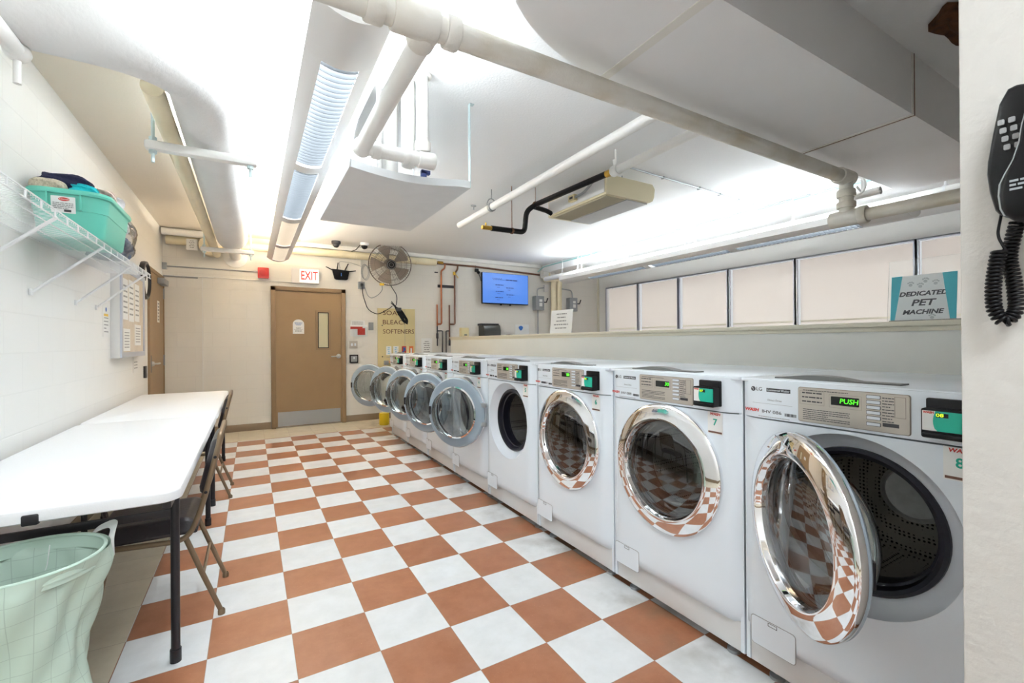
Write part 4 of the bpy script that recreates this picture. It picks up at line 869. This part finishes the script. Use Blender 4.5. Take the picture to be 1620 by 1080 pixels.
MB().b2(FC+Vector((-.165, -.02, -.345)), FC+Vector((-.10, .02, -.31)), .004).build('switch_tag', 'yelp', t)
# cords
def cord(lab, pts, r=.006, m='blk', name='power_cord'): return tag(MB().tube(fillet(pts, .08, 7), r, 7).build(name, m), lab, 'cord', 'cords hanging round the fan')
cord('black cord sagging from the outlet box to the poster top', [BW(1.41, 2.17, .08), BW(1.42, 2.05, .03), BW(1.50, 1.80, .03), BW(1.66, 1.72, .036), BW(1.86, 1.84, .036), BW(1.90, 1.875, .04)])
cord('thin cord from the outlet box up to the fan switch', [BW(1.43, 2.22, .05), BW(1.50, 2.03, .03), BW(1.56, 1.99, .03), BW(1.66, 2.04, .03), BW(1.72, 2.12, .10), (1.66, 3.52, 2.20)], .005, 'gbox')
cord('black cord dropping straight from the fan to the poster', [(1.80, 3.60, 2.22), BW(1.98, 2.05, .05), BW(1.97, 1.90, .04), BW(1.94, 1.87, .04)], .007, 'ink')
t = thing('cord_bundle', 'tied bundle of black cord hanging over the poster lettering', 'cord', BW(2.02, 1.70))
mb = MB()
for k in range(6):
    o_ = .012*k; mb.tube(fillet([BW(1.93-.01*k, 1.90+.01*k, .03+o_*.5), BW(1.97+o_, 1.78, .05), BW(2.09+o_, 1.60-.008*k, .04), BW(2.13+o_*.6, 1.64, .05), BW(1.99+o_, 1.82, .03+o_*.4), BW(1.88+.01*k, 1.93-.01*k, .03)], .05, 6), .006, 6)
mb.build('loops', 'blk', t); MB().b2(BW(1.96, 1.79, .09), BW(2.04, 1.85, .02), .008).build('tie', 'ink', t)
mb = MB()
for k in range(3): mb.tube([BW(1.455+.055*math.cos(a)+.01*k, 2.42+.12*math.sin(a)-.01*k, .03+.005*k) for a in [2*PI*j/28 for j in range(28)]], .003, 6, closed=True)
mb.tube(fillet([BW(1.08, 2.445, .03), BW(1.05, 2.56, .02), BW(1.25, 2.55, .02), BW(1.40, 2.50, .03)], .06), .003, 6)
tag(mb.build('cable_coil', 'gbox'), 'loose coil of grey cable on the wall between router and fan', 'cable')
# poster
t = thing('vending_poster', 'tall khaki poster listing SOAP BLEACH SOFTENERS on the back wall', 'poster', BW(1.977, .60))
MB().slab(BW(1.977, 1.20), X, .63, 1.27, .02).build('poster_board', 'poster', t); MB().b2(BW(2.115, .57, .0215), BW(2.118, 1.83, .02)).build('board_seam', 'inkl', t)
for s, z, x, w in (('SOAP', 1.755, 1.745, .30), ('BLEACH', 1.60, 1.745, .42), ('SOFTENERS', 1.445, 1.745, .53)):
    o = text(s, .105, BW(x+w/2, z, .0235), X, 'serif', t, 'poster_letters', width=w)
for x, k in ((1.84, 'skyb'), (1.96, 'skyb')):
    bx = MB().slab(BW(x, 1.13, .02), X, .09, .15, .002, .01).build('product_picture', 'paper', t); [lines(BW(x, 1.175-.03*i, .0225), X, .05, 1, .03, .016, k, bx, 'picture_print', seed=41+i, align=0) for i in range(4)]
bx = MB().slab(BW(2.10, 1.13, .02), X, .075, .14, .002).build('product_picture', 'red', t); MB().slab(BW(2.105, 1.15, .0222), X, .04, .06, .001).slab(BW(2.085, 1.095, .0222), X, .03, .05, .001).build('print', 'blue', bx)
bx = MB().slab(BW(2.225, 1.13, .02), X, .075, .14, .002).build('product_picture', 'orange', t); MB().slab(BW(2.225, 1.12, .0222), X, .03, .09, .001).build('print', 'paper', bx)
lines(BW(2.03, 1.02, .0225), X, .46, 1, .01, .008, 'inkl', t, seed=43)
for z in (1.55, 1.03): MB().lathe([(.01, 0), (.008, .006), (0, .008)], BW(1.735, z, .02), (0, -1, 0), 12).build('screw', 'ink', t)
t = thing('lock_cylinder', 'small metal lock box at the lower right edge of the khaki poster', 'lock', BW(1.80, .93))
MB().slab(BW(1.79, .93, .02), X, .07, .07, .05, .01).build('lock_body', 'gbox', t)
t = thing('leaflet_holder', 'clear leaflet holder with red and white leaflets right of the door', 'leaflet holder', BW(1.36, 1.38))
MB().slab(BW(1.36, 1.46), X, .27, .19, .012).build('holder_back', 'paper', t); MB().slab(BW(1.345, 1.575), X, .22, .10, .01).build('notice_sheet', 'paper', t); lines(BW(1.345, 1.58, .011), X, .17, 3, .02, .007, 'inkl', t, seed=51)
MB().slab(BW(1.40, 1.445, .012), X, .12, .11, .002).slab(BW(1.325, 1.505, .0122), X, .19, .04, .002).build('red_leaflet', 'red', t); MB().slab(BW(1.36, 1.44, .035), X, .27, .15, .003).build('clear_front', 'clear', t)
t = thing('wall_switch', 'white double switch plate below the leaflet holder', 'switch', BW(1.275, 1.235)); MB().slab(BW(1.275, 1.235), X, .125, .12, .02, .006).build('switch_plate', 'panel', t); MB().slab(BW(1.25, 1.235, .02), X, .025, .04, .01).slab(BW(1.30, 1.235, .02), X, .025, .04, .01).build('rocker', 'whtd', t)
t = thing('wall_switch', 'black framed grey switch box, lowest beside the door', 'switch', BW(1.28, 1.0)); MB().slab(BW(1.28, 1.005), X, .13, .135, .03, .008).build('switch_plate', 'blk', t); MB().slab(BW(1.28, 1.005, .03), X, .095, .095, .006, .004).build('cover', 'gbox', t); MB().slab(BW(1.28, 1.02, .036), X, .02, .03, .01).build('toggle', 'whtd', t)
t = tag(MB().slab(BW(1.553, 1.533), X, .075, .125, .025, .006).build('blank_plate', 'gbox'), 'small grey plate on the wall between leaflet holder and poster', 'plate')
t = thing('wall_notice', 'white paper notice on the back wall right of the khaki poster', 'notice', BW(2.51, 1.04)); MB().slab(BW(2.51, 1.19), X, .20, .29, .003).build('sheet', 'paper', t); lines(BW(2.51, 1.19, .0035), X, .14, 6, .035, .012, 'inkl', t, seed=55, align=0)
# copper pipes
t = thing('copper_pipes', 'pair of copper pipes dropping down the back wall from a horizontal copper run', 'pipe', BW(2.9, 1.5))
MB().tube(fillet([BW(2.66, 2.655, .05), BW(2.85, 2.655, .05), BW(3.4, 2.655, .05), BW(4.86, 2.60, .05)], .05), .017, 12).build('horizontal_run', 'copperd', t)
MB().tube(fillet([BW(2.84, 2.655, .05), BW(2.84, 2.58, .04), BW(2.775, 2.53, .03), BW(2.775, 1.585, .03), BW(2.695, 1.585, .03)], .03), .015, 12).tube([BW(2.695, 1.55, .03), BW(2.695, 1.93, .03)], .013, 10).build('left_drop', 'copper', t)
MB().tube(fillet([BW(3.085, 2.655, .05), BW(3.085, 2.58, .04), BW(3.03, 2.50, .03), BW(3.03, 1.585, .03), BW(2.925, 1.585, .03)], .03), .015, 12).tube([BW(2.925, 1.30, .03), BW(2.925, 1.93, .03)], .013, 10).build('right_drop', 'copperd', t)
MB().b2(BW(2.715, 2.235, .0), BW(3.045, 2.285, .018)).build('pipe_bracket', 'blkm', t); MB().b2(BW(2.66, 2.49, 0), BW(2.72, 2.51, .02)).build('clip', 'ink', t)
MB().tube(fillet([BW(2.695, 1.56, .03), BW(2.695, 1.20, .03)], .02), .012, 10).tube([BW(2.695, 1.42, .03), BW(2.695, 1.33, .03)], .02, 10).tube(fillet([BW(2.695, 1.465, .03), BW(2.79, 1.465, .03), BW(2.79, .95, .03)], .02), .011, 10).build('left_tail', 'ink', t)
MB().tube(fillet([BW(2.925, 1.465, .03), BW(2.86, 1.465, .03), BW(2.86, .95, .03), BW(2.95, .95, .03)], .02), .011, 10).tube([BW(2.925, 1.30, .03), BW(2.925, 1.20, .03)], .017, 10).build('right_tail', 'ink', t)
MB().b2(BW(3.0, 2.47, .05), BW(3.04, 2.53, .03), .004).tube([BW(3.03, 2.50, .05), BW(3.09, 2.42, .06)], .007, 8).build('yellow_valve', 'yelp', t)
MB().tube([BW(2.70, 2.67, .05), BW(2.80, 2.67, .05)], .026, 12).build('coupling', 'brass', t)
# television
t = thing('television', 'wall television with a lit blue slide, above the half wall', 'television', (4.05, YB-.1, 1.98)); TVY = YB-.14
MB().slab((4.03, TVY+.04, 2.262), X, 1.0, .58, .04, .006).build('tv_case', 'blk', t); MB().slab((4.03, TVY-.001, 2.268), X, .982, .556, .001).build('tv_screen', 'screen', t)
sc = MB(); pts = [(3.74+.012*k+.012*math.sin(k*2.1), TVY-.0035, 2.44+.026*math.sin(k*1.7)) for k in range(18)]
sc.tube(fillet(pts, .02, 3), .0025, 5).tube([(3.93, TVY-.0035, 2.425), (4.02, TVY-.0035, 2.428)], .002, 5).build('script_title', 'navyp', t)
lines((4.16, TVY-.003, 2.432), X, .26, 1, .02, .02, 'navyp', t, 'title_letters', seed=61)
for x, z in ((3.89, 2.33), (4.12, 2.285), (3.895, 2.21), (4.125, 2.155), (3.885, 2.095)):
    lines((x, TVY-.003, z), X, .17, 1, .02, .015, 'navyp', t, 'entry_letters', seed=int(x*100+z*10)); lines((x-.02, TVY-.003, z-.042), X, .06, 1, .02, .008, 'navyp', t, 'entry_letters', seed=int(x*90))
for x in (3.93, 4.13): MB().b2((x-.015, TVY, 1.95), (x+.015, TVY+.03, 1.985), .004).build('mount_arm', 'blk', t)
MB().b2((3.85, TVY+.035, 2.1), (4.25, YB, 2.4)).build('wall_mount', 'blk', t)
t = thing('tv_camera', 'small black camera on the wall at the left top corner of the television', 'camera', BW(3.47, 2.58)); MB().b2(BW(3.44, 2.56, .07), BW(3.50, 2.62, .0), .01).sphere(BW(3.49, 2.55, .07), .03).build('camera_body', 'blk', t)
MB().tube(fillet([BW(3.49, 2.55, .05), BW(3.54, 2.48, .03), BW(3.56, 2.40, .03)], .03), .006, 6).tube([BW(3.46, 2.62, .02), BW(3.45, 2.68, .03)], .005, 6).build('cable', 'blk', t)
# things seen over the half wall
t = thing('soap_dispenser', 'cream soap dispenser standing on the far end of the half wall ledge', 'soap dispenser', (2.88, 3.2, 1.352)); MB().slab((2.88, 3.12, 1.425), X, .13, .145, .09, .012).build('case', 'tan', t); MB().slab((2.885, 3.029, 1.38), X, .05, .022, .003, .004).build('push_bar', 'ink', t)
t = thing('towel_dispenser', 'smoked grey paper towel dispenser on the back wall below the television', 'towel dispenser', BW(3.68, 1.28))
prof = [(0, 1.24), (0, 1.60), (.14, 1.60), (.21, 1.56), (.24, 1.47), (.23, 1.24)]
MB().prism([(3.52, YB-a, z) for a, z in prof], (.34, 0, 0)).build('cover', 'smoke', t); MB().b2((3.495, YB-.16, 1.565), (3.865, YB, 1.605), .008).build('lid', 'ink', t)
tag(MB().lathe([(.10, 0), (.10, .10), (.07, .13), (.0, .14)], BW(4.1, 1.27, .14), (0, 0, 1), 24).build('dark_knob', 'blk'), 'rounded black top just peeping over the half wall ledge', 'knob')
t = thing('wall_notice', 'white notice with a blue logo under the television, over the half wall', 'notice', BW(4.5, 1.35)); MB().slab(BW(4.47, 1.45), X, .32, .30, .003).build('sheet', 'paper', t); MB().prism([BW(4.44+.05*math.sin(a)*(1 if abs(math.sin(a)) < 2 else 0), 1.54+.035*math.cos(a)-(.02 if math.cos(a) < -.8 else 0), .0035) for a in [2*PI*k/16 for k in range(16)]], (0, -.001, 0)).build('blue_mark', 'blue', t)
for x, lab in ((4.82, 'grey electrical disconnect box nearer the television'), (5.66, 'grey electrical disconnect box nearer the windows')):
    t = thing('disconnect_box', lab, 'electrical box', BW(x, 1.9), 'grey disconnect boxes on the back wall'); z = 2.03
    MB().slab(BW(x, z), X, .20, .28, .12, .006).build('box_case', 'gbox', t); MB().slab(BW(x+.02, z+.05, .12), X, .07, .05, .002, .003).slab(BW(x+.02, z-.03, .12), X, .07, .07, .002, .003).build('warning_label', 'paper', t)
    MB().tube([BW(x+.10, z+.02, .10), BW(x+.14, z+.02, .14), BW(x+.16, z+.10, .16)], .012, 8).build('lever', 'blk', t); MB().tube([BW(x, z-.14, .04), BW(x, .6, .03)], .012, 8).build('conduit_drop', 'gbox', t)
    c1 = 1 if x < 5 else -1
    MB().tube(fillet([BW(x-.02*c1, z+.14, .05), BW(x-.02*c1, z+.30, .04), BW(x+(.15 if c1 > 0 else -.28)*1, z+.32, .04)], .12, 8), .012, 8).build('conduit_loop', 'galv', t)
t = tag(MB().slab(BW(5.03, 2.34), X, .10, .14, .05, .006).build('junction_box', 'lampw'), 'white junction box between the two grey disconnect boxes', 'electrical box')
t = thing('corner_pipes', 'pair of cream pipes turning down the back wall behind the notice sheet', 'pipe', BW(5.2, 1.8))
for x in (5.165, 5.30): MB().tube(fillet([(x-.22, YB-.12, 2.60) if x < 5.2 else (4.90, 3.66, 2.50), (x, YB-.14, 2.55), (x, YB-.10, 2.40), BW(x, .4, .09)], .09), .058, 18).build('pipe_drop', 'cream', t)
mb = MB(); collar(mb, (4.93, YB-.12, 2.60), X, .075, .12); collar(mb, (5.08, YB-.13, 2.585), X, .08, .10); mb.build('elbow_fitting', 'pipe', t)
tag(MB().b2(BW(6.40, 1.2), BW(6.44, 2.62, .03)).build('corner_strip', 'ledge'), 'narrow cream strip in the corner between back wall and windows', 'trim strip')
t = thing('ledge_notice', 'white notice sheet leaning on the half wall ledge before the corner pipes', 'notice', (2.86, .37, 1.352)); u = Vector((.12, -.03, 1)).normalized(); r_ = Vector((.15, -1, 0)).normalized(); u = (u-r_*u.dot(r_)).normalized()
MB().slab((2.86, .375, 1.48), r_, .34, .27, .002, 0, up=u).build('sheet', 'paper', t); [lines(Vector((2.857, .375, 1.49))+u*(.08-.04*i), r_, .24, 1, .04, .012, 'inkl', t, 'text_line', seed=71+i, up=u, align=0) for i in range(5)]
t = thing('pet_sign', 'DEDICATED PET MACHINE sign in a clear stand on the half wall ledge', 'sign', (2.86, -2.78, 1.352)); u = Vector((.10, 0, 1)).normalized(); r_ = Vector((0, -1, 0)); sc_ = Vector((2.85, -2.755, 1.475)); nn = r_.cross(u)
MB().slab(Vector((2.856, -2.76, 1.515)), r_, .30, .325, .004, .004, up=u).b2((2.80, -2.92, 1.352), (2.90, -2.63, 1.356)).build('acrylic_stand', 'clear', t)
MB().slab(sc_, r_, .262, .235, .002, 0, up=u).build('card', 'sign', t); q = lambda a, b: sc_+r_*a+u*b+nn*.0024
MB().prism([q(-.131, .1175), q(-.085, .1175), q(-.112, -.1175), q(-.131, -.1175)][::-1], nn*.0008).build('teal_band', 'tealp', t)
MB().prism([q(.075, .1175), q(.131, .1175), q(.131, -.1175), q(.108, -.1175)][::-1], nn*.0008).build('teal_band', 'tealp', t)
for s, z, h, w in (('DEDICATED', .018, .032, .195), ('PET', -.030, .045, .10), ('MACHINE', -.078, .032, .165)): text(s, h, q(0, z), r_, 'ink', t, 'sign_letters', width=w, shear=.22, bold=.0012, up=u)
mb = MB()
for a, b in ((-.05, .07), (.01, .085), (.05, .07), (.04, -.105), (-.01, .06)):
    for da, db, r in ((0, -.004, .008), (-.01, .007, .004), (-.003, .011, .004), (.005, .011, .004), (.011, .006, .004)): mb.lathe([(r, 0), (r, .0008), (0, .0008)], q(a+da, b+db), nn, 10)
mb.build('paw_prints', 'paws', t)
# ------------------------------------------------------------------ left wall things
t = thing('bulletin_case', 'glass-fronted white bulletin case on the left wall under the shelf end', 'bulletin case', (XL, 1.75, 1.14))
MB().b2((XL, 1.271, 1.142), (XL+.062, 2.24, 1.95), .003).build('case_box', 'lampw', t); MB().frame((XL+.062, 1.755, 1.546), Y_, .965, .80, .045, .012).build('door_frame', 'alu', t)
MB().slab((XL+.0622, 1.755, 1.546), Y_, .87, .71, .002).build('cork_panel', 'cork', t)
for i, (y, z, w, h) in enumerate(((1.45, 1.66, .20, .36), (1.68, 1.66, .20, .38), (1.92, 1.66, .20, .36), (1.5, 1.30, .25, .2), (1.95, 1.35, .28, .2))):
    s_ = MB().slab((XL+.0642, y, z), Y_, w, h, .001).build('pinned_sheet', 'paper', t); [lines((XL+.0654, y, z+h*(.325-.13*k)), Y_, w*.7, 1, h*.13, h*.04, 'inkl', s_, 'text_line', seed=80+i+7*k) for k in range(6)]
t = thing('wall_clock', 'round white-faced wall clock with black rim, left of the left door', 'clock', (XL, 2.555, 1.96)); cc = (XL, 2.565, 1.96)
MB().lathe([(.205, 0), (.21, .02), (.205, .045), (.185, .05), (.175, .03), (.175, 0)], cc, X, 48).build('rim', 'blkm', t); MB().lathe([(.178, .02), (0, .022)], cc, X, 40).build('dial', 'paper', t)
MB().tube([(XL+.026, 2.565, 1.96), (XL+.026, 2.62, 2.03)], .004, 6).tube([(XL+.028, 2.565, 1.96), (XL+.028, 2.50, 2.08)], .003, 6).build('hands', 'ink', t)
t = thing('wall_notice', 'narrow white notice with a yellow band left of the bulletin case', 'notice', (XL, 1.13, 1.33)); MB().slab((XL, 1.13, 1.46), Y_, .17, .28, .003).build('sheet', 'paper', t); lines((XL+.0035, 1.13, 1.42), Y_, .12, 5, .028, .008, 'inkl', t, seed=91)
MB().slab((XL+.003, 1.13, 1.50), Y_, .12, .02, .001).build('yellow_band', 'yelp', t); MB().lathe([(.018, 0), (.018, .001), (0, .001)], (XL+.003, 1.13, 1.545), X, 16).build('blue_mark', 'blue', t)
t = thing('wall_notice', 'tall white notice with green boxes between the bulletin case and the door', 'notice', (XL, 2.46, 1.02)); MB().slab((XL, 2.46, 1.36), Y_, .30, .58, .003).build('sheet', 'paper', t); lines((XL+.0035, 2.44, 1.55), Y_, .2, 4, .035, .014, 'inkl', t, seed=93)
MB().slab((XL+.003, 2.40, 1.40), Y_, .08, .05, .001).slab((XL+.003, 2.52, 1.40), Y_, .08, .05, .001).build('green_boxes', 'teal', t); lines((XL+.0035, 2.48, 1.22), Y_, .16, 4, .05, .018, 'inkl', t, seed=94)
t = thing('wall_notice', 'small white notice below the bulletin case corner', 'notice', (XL, 2.20, .98)); MB().slab((XL, 2.20, 1.06), Y_, .22, .17, .003).build('sheet', 'paper', t); lines((XL+.0035, 2.20, 1.05), Y_, .15, 3, .03, .008, 'inkl', t, seed=95)
t = tag(MB().slab((XL, 2.63, .955), Y_, .085, .13, .02, .006).build('card_switch', 'blkm'), 'dark switch plate beside the left door handle', 'switch')
# yellow tin at the end of the washer row
t = thing('yellow_tin', 'yellow tin on the floor behind the far end of the washer row', 'tin', (1.62, 3.28, 0)); MB().lathe([(0, 0), (.07, 0), (.075, .01), (.075, .17), (.07, .18), (0, .18)], (1.62, 3.28, 0), Z, 28).build('can', 'yellow', t)
# ------------------------------------------------------------------ wall telephone on the near wall (faces -X)
t = thing('wall_telephone', 'black corded wall telephone on the near white wall at the right', 'telephone', (XJ, -3.50, 1.45)); R3 = Vector((0, -1, 0))
def ph(a, b, c): return Vector((XJ-c, -3.50-a, b))                     # a: to the right, b: height, c: out of the wall
bpoly = [(.085, 1.625), (.009, 1.630), (-.012, 1.635), (-.021, 1.633), (-.030, 1.614), (-.037, 1.572), (-.043, 1.530), (-.044, 1.511), (-.041, 1.481), (-.035, 1.453), (-.030, 1.445), (.008, 1.430), (.085, 1.425)]
mb = MB(); V = []
for ins, c in ((.004, .0), (0, .004), (0, .036), (.0025, .042), (.007, .045)):
    V.append([mb.bm.verts.new(ph(.02+(a_-.02)*(1-ins/.065), 1.53+(b_-1.53)*(1-ins/.10), c)) for a_, b_ in bpoly])
for p_, q_ in zip(V, V[1:]):
    for k in range(len(p_)): mb.bm.faces.new((p_[k], p_[(k+1) % len(p_)], q_[(k+1) % len(q_)], q_[k]))
mb.bm.faces.new(V[0][::-1]); mb.bm.faces.new(V[-1]); mb.build('phone_base', 'blks', t, smooth=50)
mb = MB()
for i in range(4):
    for j in range(2): mb.slab(ph(-.026+.011*j+.002*i, 1.582-.013*i, .045), R3, .007, .008, .003, .0015)
mb.build('keypad', 'inkl', t)
hpoly = [(.08, 1.60), (.020, 1.596), (.004, 1.588), (-.001, 1.565), (-.004, 1.540), (-.010, 1.517), (-.019, 1.497), (-.024, 1.484), (-.025, 1.468), (-.023, 1.448), (-.019, 1.437), (-.010, 1.428), (.020, 1.423), (.08, 1.42)]
mb = MB(); V = []
for ins, c in ((0, .0455), (0, .062), (.002, .070), (.007, .075)):
    V.append([mb.bm.verts.new(ph(.03+(a_-.03)*(1-ins/.055), 1.51+(b_-1.51)*(1-ins/.09), c)) for a_, b_ in hpoly])
for p_, q_ in zip(V, V[1:]):
    for k in range(len(p_)): mb.bm.faces.new((p_[k], p_[(k+1) % len(p_)], q_[(k+1) % len(q_)], q_[k]))
mb.bm.faces.new(V[0][::-1]); mb.bm.faces.new(V[-1]); hset = mb.build('handset', 'blks', t, smooth=50)
MB().tube([ph(a_, b_, .066) for a_, b_ in hpoly[2:11]], .0012, 6).build('handset_highlight', 'galv', t)  # pale line standing in for the highlight along the handset seam
lines(ph(-.004, 1.478, .0752), R3, .016, 3, .006, .003, 'gbox', hset, 'handset_print', seed=99)
MB().sphere(ph(-.040, 1.553, .02), .004, (1, 1, 1), 10).build('volume_button', 'blk', t)
hp = lambda f, n: [f(k/n) for k in range(n+1)]
cpts = []
ctrl = [ph(-.030, 1.402, .034), ph(-.036, 1.365, .034), ph(-.0395, 1.335, .032), ph(-.039, 1.300, .03), ph(-.029, 1.279, .026), ph(-.018, 1.298, .014), ph(-.021, 1.345, .012), ph(-.027, 1.380, .012), ph(-.022, 1.41, .014), ph(-.014, 1.436, .024)]
path = fillet(ctrl, .03, 10); seglen = [0]
for a, b in zip(path, path[1:]): seglen.append(seglen[-1]+(b-a).length)
tot = seglen[-1]; NT = 46; STEP = 9
for k in range(NT*STEP+1):
    s_ = tot*(.04+.94*k/(NT*STEP)); i = max(j for j in range(len(seglen)-1) if seglen[j] <= s_); f_ = (s_-seglen[i])/max(1e-9, seglen[i+1]-seglen[i]); p_ = path[i].lerp(path[i+1], f_)
    d_ = (path[i+1]-path[i]).normalized(); e1 = d_.cross(Vector((1, 0, 0))).normalized(); e2 = d_.cross(e1); a = 2*PI*k/STEP; cpts.append(p_+(e1*math.cos(a)+e2*math.sin(a))*.0075)
MB().tube(cpts, .0026, 6).build('coiled_cord', 'blks', t, smooth=80)
MB().tube(fillet([ph(-.030, 1.448, .03), ph(-.034, 1.415, .034), cpts[0]], .01), .0018, 6).build('cord_lead', 'blks', t)
# unseen lamp added behind the camera as fill light for the room
t = thing('added_fill_lamp', 'flat white fill lamp added unseen on the ceiling behind the camera', 'ceiling lamp', (-.15, -4.5, ZR))
MB().b2((-.45, -5.0, ZR-.06), (.15, -4.0, ZR), .006).build('fill_lamp_box', 'lampw', t)
L_ = bpy.data.lights.new('added_fill_light', 'AREA'); L_.shape = 'RECTANGLE'; L_.size = .5; L_.size_y = .9; L_.energy = ENTRY_FILL; L_.color = (.86, .94, 1)
o = bpy.data.objects.new('added_fill_light', L_); COL.objects.link(o); o.location = (-.15, -4.5, ZR-.065)
